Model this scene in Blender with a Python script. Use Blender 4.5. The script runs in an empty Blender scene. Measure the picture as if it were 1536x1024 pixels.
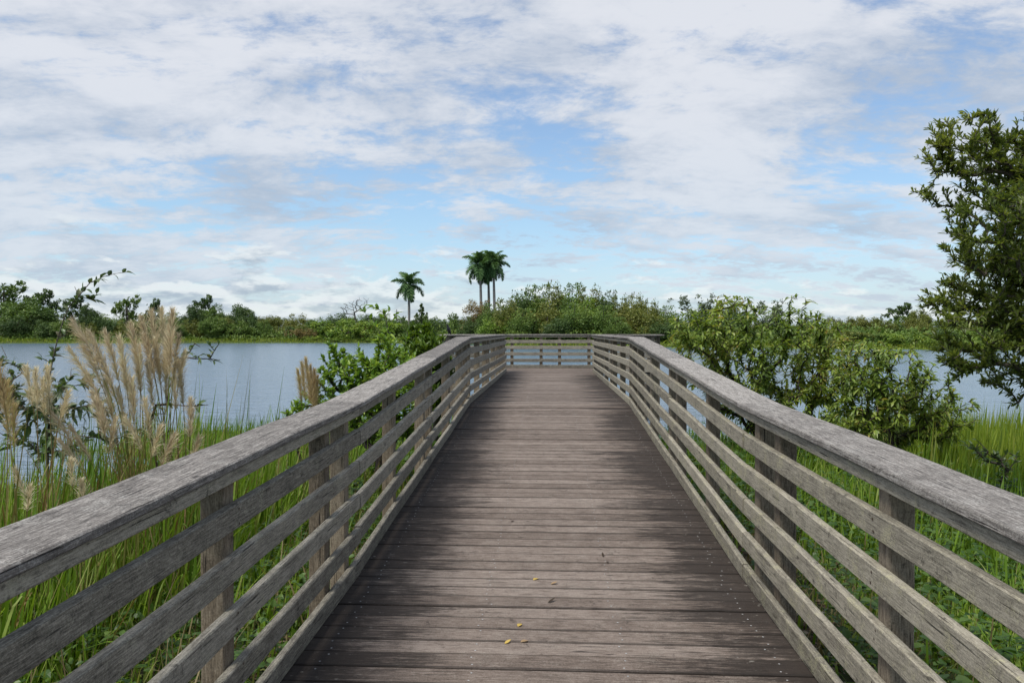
import bpy, math, random
import numpy as np
from mathutils import Vector, Matrix
random.seed(7)
RNG = np.random.default_rng(11)
scene = bpy.context.scene
COL = scene.collection
R = math.radians

# ------------------------------------------------------------------ camera
E = 2.35                       # eye height above the water (water is z = 0)
F = 1100.0                     # focal length in photo pixels (1536 wide)
YAW, PIT = math.atan(56 / F), math.atan(15 / F)
fw = Vector((-math.sin(YAW) * math.cos(PIT), math.cos(YAW) * math.cos(PIT), -math.sin(PIT)))
rt = Vector((math.cos(YAW), math.sin(YAW), 0))
up = rt.cross(fw)
cam_d = bpy.data.cameras.new('camera'); cam = bpy.data.objects.new('camera', cam_d); COL.objects.link(cam)
m = Matrix((rt, up, -fw)).transposed().to_4x4(); m.translation = (0, 0, E); cam.matrix_world = m
cam_d.sensor_width = 36; cam_d.lens = F / 1536 * 36; cam_d.clip_end = 20000; cam_d.clip_start = .05
scene.camera = cam

def at(px, py, Y):
    d = fw + rt * ((px - 768) / F) + up * ((512 - py) / F)
    return np.array(d * (Y / d.y)) + np.array((0, 0, E))
def xat(px, Y): return at(px, 497, Y)[0]

# ------------------------------------------------------------------ helpers
def tag(o, label=None, cat=None, group=None, kind=None):
    if label: o['label'] = label
    if cat: o['category'] = cat
    if group: o['group'] = group
    if kind: o['kind'] = kind
    return o
def thing(name, label, cat, loc=(0, 0, 0), group=None):
    o = bpy.data.objects.new(name, None); COL.objects.link(o); o.location = loc; o.empty_display_size = .2
    return tag(o, label, cat, group)
def copy_tree(o, parent=None):
    c = o.copy(); COL.objects.link(c)
    if parent: c.parent = parent
    for ch in o.children: copy_tree(ch, c)
    return c

class MB:
    """collects quads with two point attributes and a material slot each; builds one mesh object"""
    def __init__(s): s.v = []; s.q = []; s.r = []; s.w = []; s.m = []; s.n = 0
    def add(s, v, q, rnd=0.0, wco=None, mat=0):
        v = np.asarray(v, float).reshape(-1, 3); q = np.asarray(q, int).reshape(-1, 4)
        s.v.append(v); s.q.append(q + s.n); s.n += len(v)
        s.r.append(np.broadcast_to(np.asarray(rnd, float), (len(v),)))
        s.w.append(np.zeros((len(v), 3)) if wco is None else np.asarray(wco, float).reshape(-1, 3))
        s.m.append(np.full(len(q), mat))
    def build(s, name, mats, parent=None, smooth=False, origin=None):
        v = np.concatenate(s.v); q = np.concatenate(s.q); mi = np.concatenate(s.m)
        if origin is not None: v = v - np.asarray(origin)
        me = bpy.data.meshes.new(name)
        me.vertices.add(len(v)); me.vertices.foreach_set('co', v.astype(np.float32).ravel())
        me.loops.add(len(q) * 4); me.loops.foreach_set('vertex_index', q.astype(np.int32).ravel())
        me.polygons.add(len(q)); me.polygons.foreach_set('loop_start', np.arange(0, len(q) * 4, 4, dtype=np.int32))
        me.polygons.foreach_set('material_index', mi.astype(np.int32))
        me.polygons.foreach_set('use_smooth', np.full(len(q), smooth))
        a = me.attributes.new('rnd', 'FLOAT', 'POINT'); a.data.foreach_set('value', np.concatenate(s.r).astype(np.float32))
        a = me.attributes.new('wco', 'FLOAT_VECTOR', 'POINT'); a.data.foreach_set('vector', np.concatenate(s.w).astype(np.float32).ravel())
        for mt in (mats if isinstance(mats, (list, tuple)) else [mats]): me.materials.append(mt)
        me.update(calc_edges=True); me.validate()
        o = bpy.data.objects.new(name, me); COL.objects.link(o)
        if parent: o.parent = parent
        return o

def unit(a): return a / np.maximum(np.linalg.norm(a, axis=-1, keepdims=True), 1e-9)
def rand_unit(n, rng=None): return unit((rng or RNG).normal(size=(n, 3)))

def blades(mb, P, D, N, L, W, curl, rnd, ts=(0, .5, 1), ws=(.2, 1, .05), fold=None, mat=0, droop=None):
    """leaf / grass-blade ribbons: n of them, len(ts) stations, 2 columns (3 with a fold)"""
    P = np.asarray(P, float); n = len(P); D = unit(np.asarray(D, float)); N = np.asarray(N, float)
    L = np.broadcast_to(L, (n,)).astype(float); W = np.broadcast_to(W, (n,)).astype(float); curl = np.broadcast_to(curl, (n,)).astype(float)
    S = unit(np.cross(D, N)); N = np.cross(S, D)
    cols = 2 if fold is None else 3; st = []
    for t, w in zip(ts, ws):
        c = P + D * (L * t)[:, None] - N * (curl * L * t * t)[:, None]
        if droop is not None: c = c - np.array((0, 0, 1.)) * (droop * L * t ** 2.2)[:, None]
        h = S * (W * w * .5)[:, None]
        if cols == 2: st += [c - h, c + h]
        else:
            u = N * (W * w * .5 * fold)[:, None]; st += [c - h + u, c, c + h + u]
    k = len(st); v = np.stack(st, 1)                     # n,k,3
    q = []
    for i in range(len(ts) - 1):
        for j in range(cols - 1):
            a = i * cols + j; q.append((a, a + 1, a + cols + 1, a + cols))
    q = np.array(q)[None] + (np.arange(n) * k)[:, None, None]
    tt = np.repeat(np.array(ts), cols)
    w3 = np.stack([np.broadcast_to(tt, (n, k)), np.broadcast_to(np.tile(np.linspace(-1, 1, cols), len(ts)), (n, k)), np.broadcast_to(np.asarray(rnd, float).reshape(-1, 1), (n, k))], -1)
    mb.add(v, q, np.repeat(np.broadcast_to(rnd, (n,)), k), w3, mat)

def tubes(mb, A, B, ra, rb, sides=6, rnd=0.0, mat=0):
    """a frustum per edge A->B"""
    A = np.asarray(A, float).reshape(-1, 3); B = np.asarray(B, float).reshape(-1, 3); n = len(A)
    d = unit(B - A); ref = np.where(np.abs(d[:, 2:3]) > .9, np.array([[1., 0, 0]]), np.array([[0, 0, 1.]]))
    s = unit(np.cross(d, ref)); t = np.cross(s, d)
    an = np.linspace(0, 2 * math.pi, sides, endpoint=False)
    ring = s[:, None] * np.cos(an)[None, :, None] + t[:, None] * np.sin(an)[None, :, None]
    ra = np.broadcast_to(ra, (n,)); rb = np.broadcast_to(rb, (n,))
    v = np.concatenate([A[:, None] + ring * ra[:, None, None], B[:, None] + ring * rb[:, None, None]], 1)
    q = np.array([(j, (j + 1) % sides, sides + (j + 1) % sides, sides + j) for j in range(sides)])[None] + (np.arange(n) * 2 * sides)[:, None, None]
    mb.add(v, q, rnd, None, mat)

def pathtube(mb, pts, rad, sides=8, rnd=0.0, mat=0, cap=True):
    """one smooth tube along a polyline"""
    pts = np.asarray(pts, float); n = len(pts); rad = np.broadcast_to(rad, (n,))
    d = unit(np.gradient(pts, axis=0)); s = np.cross(d[0], (1, 0, 0) if abs(d[0][2]) > .8 else (0, 0, 1.)); s /= np.linalg.norm(s)
    an = np.linspace(0, 2 * math.pi, sides, endpoint=False); V = []
    for i in range(n):
        s = s - d[i] * s.dot(d[i]); s /= np.linalg.norm(s); t = np.cross(d[i], s)
        V.append(pts[i] + (np.cos(an)[:, None] * s + np.sin(an)[:, None] * t) * rad[i])
    V = np.concatenate(V); q = [(i * sides + j, i * sides + (j + 1) % sides, (i + 1) * sides + (j + 1) % sides, (i + 1) * sides + j) for i in range(n - 1) for j in range(sides)]
    al = np.repeat(np.concatenate([[0], np.cumsum(np.linalg.norm(np.diff(pts, axis=0), axis=1))]), sides)
    w = np.stack([al, np.tile(an * .05, n), np.full(n * sides, rnd)], -1)
    mb.add(V, q, rnd, w, mat)

def beam(mb, p0, p1, wdir, w, t, rnd=None, ch=.004, seg=.6, jit=.0, mat=0):
    """sawn timber from p0 to p1; w along wdir, t across it, chamfered, slightly bowed"""
    p0 = np.asarray(p0, float); p1 = np.asarray(p1, float); L = np.linalg.norm(p1 - p0); d = (p1 - p0) / L
    wd = np.asarray(wdir, float); wd = wd - d * wd.dot(d); wd /= np.linalg.norm(wd); td = np.cross(d, wd)
    a, b = w / 2, t / 2; rnd = random.random() if rnd is None else rnd
    prof = [(-a + ch, -b), (a - ch, -b), (a, -b + ch), (a, b - ch), (a - ch, b), (-a + ch, b), (-a, b - ch), (-a, -b + ch)]
    n = max(2, int(L / seg) + 1); V = []; Wc = []
    arc = np.cumsum([0] + [math.hypot(prof[i + 1][0] - prof[i][0], prof[i + 1][1] - prof[i][1]) for i in range(7)])
    for i in range(n):
        u = i / (n - 1); c = p0 + d * L * u
        if 0 < i < n - 1: c = c + wd * RNG.normal() * jit + td * RNG.normal() * jit
        for k, (x, y) in enumerate(prof):
            V.append(c + wd * x + td * y); Wc.append((L * u, arc[k], rnd))
    q = [(i * 8 + k, i * 8 + (k + 1) % 8, (i + 1) * 8 + (k + 1) % 8, (i + 1) * 8 + k) for i in range(n - 1) for k in range(8)]
    for base in (0, (n - 1) * 8):
        q += [(base, base + 1, base + 2, base + 7), (base + 7, base + 2, base + 3, base + 6), (base + 6, base + 3, base + 4, base + 5)]
    mb.add(V, q, rnd, Wc, mat)

# ------------------------------------------------------------------ materials
def newmat(name):
    mt = bpy.data.materials.new(name); mt.use_nodes = True; nt = mt.node_tree; nt.nodes.clear()
    return mt, nt
class NT:
    def __init__(s, nt): s.nt = nt
    def n(s, typ, **kw):
        nd = s.nt.nodes.new(typ)
        for k, v in kw.items():
            if k.startswith('i_'):
                key = k[2:]; key = int(key) if key.isdigit() else key.replace('_', ' ')
                sk = nd.inputs[key]
                if isinstance(v, bpy.types.NodeSocket): s.nt.links.new(v, sk)
                else: sk.default_value = v
            else: setattr(nd, k, v)
        return nd
    def math(s, op, a, b=None, c=None, clamp=False):
        nd = s.nt.nodes.new('ShaderNodeMath'); nd.operation = op; nd.use_clamp = clamp
        for i, v in enumerate((a, b, c)):
            if v is None: continue
            if isinstance(v, bpy.types.NodeSocket): s.nt.links.new(v, nd.inputs[i])
            else: nd.inputs[i].default_value = v
        return nd.outputs[0]
    def vmath(s, op, a, b=None):
        nd = s.nt.nodes.new('ShaderNodeVectorMath'); nd.operation = op
        for i, v in enumerate((a, b)):
            if v is None: continue
            if isinstance(v, bpy.types.NodeSocket): s.nt.links.new(v, nd.inputs[i])
            else: nd.inputs[i].default_value = v
        return nd.outputs[1] if op in ('DOT_PRODUCT', 'LENGTH') else nd.outputs[0]
    def noise(s, vec, scale, detail=4, rough=.55, dist=0, dim='3D'):
        nd = s.n('ShaderNodeTexNoise', noise_dimensions=dim); nd.inputs['Scale'].default_value = scale
        nd.inputs['Detail'].default_value = detail; nd.inputs['Roughness'].default_value = rough; nd.inputs['Distortion'].default_value = dist
        if vec is not None: s.nt.links.new(vec, nd.inputs['Vector'])
        return nd.outputs[0]
    def ramp(s, fac, stops, interp='LINEAR'):
        nd = s.nt.nodes.new('ShaderNodeValToRGB'); cr = nd.color_ramp; cr.interpolation = interp
        while len(cr.elements) < len(stops): cr.elements.new(.5)
        for e, (p, c) in zip(cr.elements, stops):
            e.position = p; e.color = tuple(c) + (1,) if len(c) == 3 else c
        s.nt.links.new(fac, nd.inputs[0]); return nd.outputs[0]
    def rng(s, v, a, b, c=0., d=1., smooth=True):
        nd = s.nt.nodes.new('ShaderNodeMapRange'); nd.interpolation_type = 'SMOOTHSTEP' if smooth else 'LINEAR'
        s.nt.links.new(v, nd.inputs[0])
        for i, x in enumerate((a, b, c, d)): nd.inputs[i + 1].default_value = x
        return nd.outputs[0]
    def mix(s, f, a, b, mode='MIX'):
        nd = s.nt.nodes.new('ShaderNodeMix'); nd.data_type = 'RGBA'; nd.blend_type = mode
        for sk, v in ((nd.inputs[0], f), (nd.inputs[6], a), (nd.inputs[7], b)):
            if isinstance(v, bpy.types.NodeSocket): s.nt.links.new(v, sk)
            else: sk.default_value = v if not isinstance(v, tuple) else (v + (1,) if len(v) == 3 else v)
        return nd.outputs[2]
    def out(s, sh): o = s.nt.nodes.new('ShaderNodeOutputMaterial'); s.nt.links.new(sh, o.inputs[0])

def foliage_mat(name, cols, trans=.3, rough=.5, spec=.35, objvar=.0, tint=(1.25, 1.2, .6), patch=None):
    """leaf colour picked per leaf from a ramp of leaf colours; thin-leaf translucency"""
    mt, nt = newmat(name); N = NT(nt)
    at_ = N.n('ShaderNodeAttribute', attribute_name='rnd')
    f = at_.outputs['Fac']
    if objvar:
        oi = N.n('ShaderNodeObjectInfo'); f = N.math('ADD', f, N.math('MULTIPLY', N.math('SUBTRACT', oi.outputs['Random'], .5), objvar), clamp=True)
    if patch:
        g = N.n('ShaderNodeNewGeometry'); pn = N.noise(g.outputs['Position'], patch, 2)
        f = N.math('ADD', f, N.math('MULTIPLY', N.math('SUBTRACT', pn, .5), 1.1), clamp=True)
    k = len(cols); c = N.ramp(f, [(i / max(1, k - 1), cc) for i, cc in enumerate(cols)])
    p = N.n('ShaderNodeBsdfPrincipled', i_Roughness=rough); nt.links.new(c, p.inputs['Base Color']); p.inputs['Specular IOR Level'].default_value = spec
    t = N.n('ShaderNodeBsdfTranslucent'); nt.links.new(N.mix(1.0, c, tint, 'MULTIPLY'), t.inputs[0])
    mx = N.n('ShaderNodeMixShader'); mx.inputs[0].default_value = trans; nt.links.new(p.outputs[0], mx.inputs[1]); nt.links.new(t.outputs[0], mx.inputs[2])
    N.out(mx.outputs[0]); return mt

def wood_mat(name, dark, mid, light, lichen=0.25, lichcol=(.30, .29, .20), deck=False, bump=.5):
    mt, nt = newmat(name); N = NT(nt)
    w = N.n('ShaderNodeAttribute', attribute_name='wco').outputs['Vector']
    sp = N.n('ShaderNodeSeparateXYZ'); nt.links.new(w, sp.inputs[0])
    geo = N.n('ShaderNodeNewGeometry'); pos = geo.outputs['Position']
    rn = N.math('MULTIPLY', sp.outputs[2], 57.0)
    def stretched(al, ac):
        q_ = N.n('ShaderNodeCombineXYZ'); nt.links.new(N.math('MULTIPLY', sp.outputs[0], al), q_.inputs[0]); nt.links.new(N.math('MULTIPLY', sp.outputs[1], ac), q_.inputs[1]); nt.links.new(rn, q_.inputs[2]); return q_.outputs[0]
    gv = stretched(6, 95); grain = N.noise(gv, 1.6, 8, .72, .5)
    fine = N.noise(stretched(22, 330), 1.5, 4, .75)
    blot = N.noise(pos, 7.0, 7, .68)
    spk = N.noise(pos, 150.0, 4, .7)
    ctr = lambda f, k: N.math('MULTIPLY', N.math('SUBTRACT', f, .5), k)
    val = N.math('ADD', N.math('ADD', ctr(grain, .72), ctr(fine, .55)), N.math('ADD', ctr(blot, .24), ctr(spk, .40)))
    val = N.math('ADD', N.math('ADD', val, .5), N.math('MULTIPLY', N.math('SUBTRACT', N.math('FRACT', N.math('MULTIPLY', sp.outputs[2], 13.7)), .5), .12))
    c = N.ramp(val, [(.32, dark), (.49, mid), (.66, light)])
    # cracks and checks along the grain
    crack = N.rng(N.noise(stretched(3.2, 90), 1.0, 3, .5, .3), .345, .31)
    c = N.mix(N.math('MULTIPLY', crack, .85), c, tuple(x * .2 for x in dark))
    # crusty lichen patches and speckle
    li = N.math('MULTIPLY', N.rng(N.noise(pos, 9.0, 6, .72), .50, .66), N.rng(spk, .42, .58))
    c = N.mix(N.math('MULTIPLY', li, lichen), c, lichcol)
    # dark knots and mildew spots
    pt = N.math('MULTIPLY', N.rng(N.noise(stretched(5, 34), 1.0, 6, .7), .54, .66), N.rng(N.noise(pos, 4.0, 3), .40, .58))
    c = N.mix(N.math('MULTIPLY', pt, .45), c, tuple(x * .6 for x in dark))
    kn = N.rng(N.noise(stretched(9, 28), 1.0, 3, .55), .675, .735)
    mild = N.math('MULTIPLY', N.rng(N.noise(pos, 26.0, 5, .7), .55, .68), N.rng(N.noise(pos, 3.1, 2), .42, .6))
    c = N.mix(N.math('MAXIMUM', N.math('MULTIPLY', kn, .75), N.math('MULTIPLY', mild, .62)), c, tuple(x * .35 for x in dark))
    if deck:
        px = N.n('ShaderNodeSeparateXYZ'); nt.links.new(pos, px.inputs[0])
        ax = N.math('ABSOLUTE', px.outputs[0])
        # mildew grown in from the damp edges of the deck, a ragged border streaked along the boards
        st = N.noise(stretched(5.0, 60), 1.0, 7, .72)
        big = N.noise(pos, 1.6, 4, .6)
        per = N.math('SUBTRACT', N.math('FRACT', N.math('MULTIPLY', sp.outputs[2], 29.3)), .5)
        edge = N.math('ADD', N.math('ADD', ax, N.math('MULTIPLY', per, .42)), N.math('ADD', ctr(st, 1.7), N.math('ADD', ctr(big, .7), ctr(fine, 1.2))))
        onwalk = N.rng(px.outputs[1], 17.5, 19.2, 1., .25)
        md = N.math('MULTIPLY', N.rng(edge, .58, .92), onwalk)
        c = N.mix(N.math('MULTIPLY', md, .9), c, (.018, .013, .010))
        # shade of the gaps painted as a dark band along each board's edges
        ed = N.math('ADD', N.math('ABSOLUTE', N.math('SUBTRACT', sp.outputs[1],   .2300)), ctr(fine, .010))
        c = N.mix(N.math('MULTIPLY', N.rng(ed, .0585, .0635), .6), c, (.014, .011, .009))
        # pale flakes left on the board edges out there
        flv = N.n('ShaderNodeCombineXYZ'); nt.links.new(N.math('MULTIPLY', px.outputs[0], 14), flv.inputs[0]); nt.links.new(N.math('MULTIPLY', px.outputs[1], 40), flv.inputs[1])
        fl = N.math('MULTIPLY', N.rng(N.noise(flv.outputs[0], 1.2, 3, .6), .655, .70), N.rng(ax, .65, 1.05))
        c = N.mix(N.math('MULTIPLY', fl, .55), c, (.33, .31, .27))
    p = N.n('ShaderNodeBsdfPrincipled', i_Roughness=.78); nt.links.new(c, p.inputs['Base Color']); p.inputs['Specular IOR Level'].default_value = .3
    h = N.math('ADD', N.math('MULTIPLY', grain, .6), N.math('ADD', N.math('MULTIPLY', fine, .5), N.math('MULTIPLY', crack, -1.2)))
    b = N.n('ShaderNodeBump'); b.inputs['Strength'].default_value = bump; b.inputs['Distance'].default_value = .004; nt.links.new(h, b.inputs['Height'])
    nt.links.new(b.outputs[0], p.inputs['Normal']); N.out(p.outputs[0]); return mt

def plain_mat(name, c0, c1, scale=8., rough=.8, bump=.3, bd=.01):
    mt, nt = newmat(name); N = NT(nt); tc = N.n('ShaderNodeTexCoord'); f = N.noise(tc.outputs['Object'], scale, 5, .6)
    p = N.n('ShaderNodeBsdfPrincipled', i_Roughness=rough); nt.links.new(N.ramp(f, [(.3, c0), (.7, c1)]), p.inputs['Base Color']); p.inputs['Specular IOR Level'].default_value = .3
    b = N.n('ShaderNodeBump'); b.inputs['Strength'].default_value = bump; b.inputs['Distance'].default_value = bd; nt.links.new(f, b.inputs['Height']); nt.links.new(b.outputs[0], p.inputs['Normal'])
    N.out(p.outputs[0]); return mt

M = {}
M['rail_grey'] = wood_mat('weathered grey timber', (.058, .052, .041), (.190, .174, .140), (.390, .362, .300), .55, (.36, .35, .26))
M['rail_lichen'] = wood_mat('weathered timber with lichen', (.070, .062, .046), (.220, .200, .156), (.400, .368, .292), .75, (.38, .36, .22))
M['cap'] = wood_mat('sun-bleached cap timber', (.048, .043, .038), (.165, .150, .136), (.42, .395, .362), .45, (.42, .41, .38), bump=.9)
M['post'] = wood_mat('brown grey post timber', (.062, .047, .032), (.170, .136, .096), (.31, .258, .190), .25)
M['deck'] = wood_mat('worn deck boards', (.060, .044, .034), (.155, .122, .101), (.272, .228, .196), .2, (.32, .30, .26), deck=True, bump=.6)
M['screw'] = plain_mat('galvanised screw', (.25, .25, .25), (.45, .45, .44), 50, .5)
M['nail'] = plain_mat('rusty nail head', (.03, .018, .012), (.07, .04, .025), 60, .7)
M['bark'] = plain_mat('grey brown bark', (.045, .036, .028), (.13, .11, .09), 14, .9, .6, .02)
M['darkbark'] = plain_mat('dark stem bark', (.025, .018, .016), (.075, .058, .05), 20, .85, .4, .01)
M['palmtrunk'] = plain_mat('pale palm trunk', (.16, .15, .135), (.27, .255, .235), 3, .85)
M['palmshaft'] = plain_mat('green crownshaft', (.05, .09, .03), (.08, .13, .045), 2, .5)
M['bird'] = plain_mat('black feathers', (.006, .006, .007), (.014, .014, .017), 30, .5)
M['pole'] = plain_mat('grey pole', (.12, .12, .12), (.2, .2, .2), 5, .7)
M['drytwig'] = plain_mat('bare twig', (.06, .05, .045), (.14, .125, .11), 9, .9)

M['grass'] = foliage_mat('grass blades', [(0.049, 0.101, 0.010), (0.095, 0.182, 0.016), (0.148, 0.256, 0.024), (0.213, 0.325, 0.038), (0.308, 0.338, 0.103)], .38, .5, .3, patch=.7)
M['grass_sun'] = foliage_mat('yellow green marsh grass', [(0.091, 0.150, 0.013), (0.163, 0.234, 0.019), (0.234, 0.305, 0.036), (0.286, 0.325, 0.065)], .45, .5, .3, patch=.5)
M['straw'] = foliage_mat('dry straw blades', [(.14, .11, .05), (.22, .18, .09), (.30, .25, .14)], .3, .7, .2)
M['weeds'] = foliage_mat('broad weed leaves', [(.024, .060, .010), (.045, .10, .016), (.08, .15, .026), (.12, .19, .04)], .36, .42, .45, patch=1.2)
M['plume'] = foliage_mat('plume hairs', [(0.428, 0.335, 0.223), (0.591, 0.497, 0.345), (0.713, 0.649, 0.467), (0.713, 0.692, 0.467)], .4, .8, .1, .3, tint=(1, .95, .85))
M['plumedark'] = foliage_mat('brown plume hairs', [(.30, .21, .11), (.46, .35, .19), (.58, .48, .27), (.50, .48, .20)], .35, .8, .1, .2, tint=(1, .95, .85))
M['plumepale'] = foliage_mat('pale plume hairs', [(.52, .45, .30), (.68, .61, .42), (.76, .70, .52)], .4, .8, .1, .2, tint=(1, .95, .85))
M['stalk'] = foliage_mat('grass stalks', [(.10, .12, .02), (.16, .16, .04), (.22, .18, .07), (.20, .12, .05)], .2, .6, .2)
M['leaf_purple'] = foliage_mat('dark dull leaves', [(0.050, 0.085, 0.036), (0.075, 0.128, 0.046), (0.108, 0.160, 0.060), (0.123, 0.104, 0.060)], .28, .4, .5)
M['leaf_bright'] = foliage_mat('bright glossy leaves', [(0.079, 0.162, 0.022), (0.144, 0.256, 0.033), (0.246, 0.372, 0.057), (0.370, 0.474, 0.085)], .42, .36, .5, patch=1.6)
M['leaf_lime'] = foliage_mat('young lime leaves', [(.05, .10, .012), (.095, .165, .02), (.15, .22, .035)], .4, .4, .45)
M['leaf_olive'] = foliage_mat('olive shrub leaves', [(0.083, 0.139, 0.025), (0.144, 0.226, 0.036), (0.225, 0.312, 0.056), (0.305, 0.365, 0.074), (0.385, 0.296, 0.083)], .45, .4, .5, patch=1.0)
M['leaf_tree'] = foliage_mat('dark leathery leaves', [(0.065, 0.100, 0.025), (0.112, 0.160, 0.035), (0.175, 0.222, 0.048), (0.251, 0.287, 0.067)], .42, .36, .55, patch=1.3)
FAR = {
 'dark': [(0.031, 0.060, 0.018), (0.053, 0.095, 0.026), (0.081, 0.134, 0.036), (0.124, 0.176, 0.053)],
 'mid': [(0.046, 0.085, 0.018), (0.079, 0.140, 0.026), (0.126, 0.196, 0.036), (0.185, 0.246, 0.056)],
 'olive': [(0.064, 0.088, 0.018), (0.112, 0.140, 0.026), (0.185, 0.202, 0.042), (0.246, 0.246, 0.064)],
 'bright': [(0.061, 0.124, 0.016), (0.114, 0.207, 0.025), (0.202, 0.290, 0.039), (0.290, 0.351, 0.060)],
 'russet': [(0.096, 0.074, 0.029), (0.166, 0.120, 0.046), (0.220, 0.166, 0.064), (0.176, 0.176, 0.053)],
 'bluish': [(0.042, 0.066, 0.039), (0.070, 0.101, 0.056), (0.105, 0.140, 0.074), (0.140, 0.176, 0.096)],
 'palm': [(0.049, 0.107, 0.043), (0.083, 0.168, 0.059), (0.134, 0.236, 0.083), (0.193, 0.297, 0.111)],
}
for k, c in FAR.items(): M['far_' + k] = foliage_mat('far ' + k + ' leaves', c, .25, .5, .3, .25)
M['yleaf'] = foliage_mat('yellow fallen leaf', [(.50, .36, .08), (.55, .40, .12)], .2, .6, .2)
M['tleaf'] = foliage_mat('tan fallen leaf', [(.30, .20, .11), (.34, .24, .14)], .2, .6, .2)
M['dleaf'] = foliage_mat('dark dead leaf', [(.03, .022, .016), (.05, .035, .022)], .1, .6, .2)
M['litter'] = foliage_mat('dead leaf litter', [(.05, .032, .02), (.11, .075, .045), (.19, .15, .10), (.30, .27, .22)], .1, .8, .2)

# ------------------------------------------------------------------ terrain
SX = np.array([-9, -1.2, -.75, -.45, -.25, -.15, -.05, .06, .16, .3, .5, .7, 1.2, 9.])
SD = np.array([90, 118, 143, 148, 150, 140, 122, 116, 114, 106, 100, 94, 80, 70.])
def yfar(s): return np.interp(s, SX, SD)
def vnoise(x, y):
    return (np.sin(x * 1.7 + y * .9 + 1.3) + np.sin(x * .8 - y * 1.9 + .4) + .6 * np.sin(x * 3.7 + y * 3.1) + .5 * np.sin(-x * 4.3 + y * 2.7 + 2)) / 3.1
def ground_z(x, y):
    x = np.asarray(x, float); y = np.asarray(y, float)
    near = .60 - .036 * y + .05 * vnoise(x * .9, y * .9)
    near = near - .035 * np.maximum(0, np.abs(x) - 3) * np.where(x < 0, 1.0, .25)
    near = near - .45 * np.exp(-(((x + 7.6) / 2.2) ** 2 + ((y - 10.5) / 2.0) ** 2))
    sh = 15.8 + 1.3 * vnoise(x * .35, 2.) + np.where(x < 0, .8, -.3)
    near = near - .28 * np.maximum(0, y - sh)
    near = np.where(y < -1, np.minimum(near, .64), near)
    near = np.maximum(near, -1.1)
    s = x / np.maximum(y, 5); yf = yfar(s) + 2.2 * vnoise(x * .11, 5.) + .9 * vnoise(x * .37, 1.)
    d = y - yf
    far = np.clip(-1.1 + (d + 6) * .2, -1.1, .35) + np.clip(d * .008, 0, 1.2)
    # the banks close round the lake to both sides
    return np.where(y > 45, far, near)
def gax(lo, hi, n, k):
    t = np.linspace(-1, 1, n); u = np.sinh(t * k) / math.sinh(k); return np.where(u < 0, -u * lo, u * hi)
gx = gax(-2500, 2500, 261, 7.2); gy = np.concatenate([np.linspace(-60, -2, 16)[:-1], np.linspace(-2, 20, 80)[:-1], np.linspace(20, 60, 22)[:-1], np.linspace(60, 180, 80)[:-1], np.geomspace(180, 5000, 30)])
X, Y = np.meshgrid(gx, gy); Z = ground_z(X, Y)
nx, ny = len(gx), len(gy); idx = np.arange(nx * ny).reshape(ny, nx)
g = MB(); g.add(np.stack([X, Y, Z], -1), np.stack([idx[:-1, :-1], idx[:-1, 1:], idx[1:, 1:], idx[1:, :-1]], -1))
mt, nt = newmat('soil and thatch'); N = NT(nt); geo = N.n('ShaderNodeNewGeometry')
n1 = N.noise(geo.outputs['Position'], 1.1, 5, .6); n2 = N.noise(geo.outputs['Position'], 38, 5, .7)
soil = N.ramp(n2, [(.30, (.020, .015, .010)), (.5, (.055, .042, .028)), (.66, (.12, .10, .07)), (.75, (.26, .24, .20))])
moss = N.ramp(n2, [(.3, (.014, .026, .006)), (.7, (.045, .075, .014))])
p = N.n('ShaderNodeBsdfPrincipled', i_Roughness=.95); nt.links.new(N.mix(N.rng(n1, .38, .52), soil, moss), p.inputs['Base Color'])
b = N.n('ShaderNodeBump'); b.inputs['Strength'].default_value = .8; b.inputs['Distance'].default_value = .03; nt.links.new(n2, b.inputs['Height']); nt.links.new(b.outputs[0], p.inputs['Normal']); N.out(p.outputs[0])
tag(g.build('ground', mt, smooth=True), kind='structure')

# water
w = MB(); w.add([(-2500, -60, 0), (2500, -60, 0), (2500, 700, 0), (-2500, 700, 0)], [(0, 1, 2, 3)])
mt, nt = newmat('lake water'); N = NT(nt); geo = N.n('ShaderNodeNewGeometry')
mp = N.n('ShaderNodeMapping'); nt.links.new(geo.outputs['Position'], mp.inputs[0]); mp.inputs['Rotation'].default_value = (0, 0, R(12)); mp.inputs['Scale'].default_value = (.55, 1.2, 1)
r1 = N.noise(mp.outputs[0], 1.9, 4, .55, .3); r2 = N.noise(mp.outputs[0], .35, 2, .5)
hgt = N.math('ADD', r1, N.math('MULTIPLY', r2, .6))
p = N.n('ShaderNodeBsdfPrincipled', i_Roughness=.16); p.inputs['Base Color'].default_value = (.105, .160, .225, 1); p.inputs['IOR'].default_value = 1.33
b = N.n('ShaderNodeBump'); b.inputs['Strength'].default_value = .55; b.inputs['Distance'].default_value = .16; nt.links.new(hgt, b.inputs['Height']); nt.links.new(b.outputs[0], p.inputs['Normal']); N.out(p.outputs[0])
tag(w.build('water', mt), kind='structure')

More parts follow.
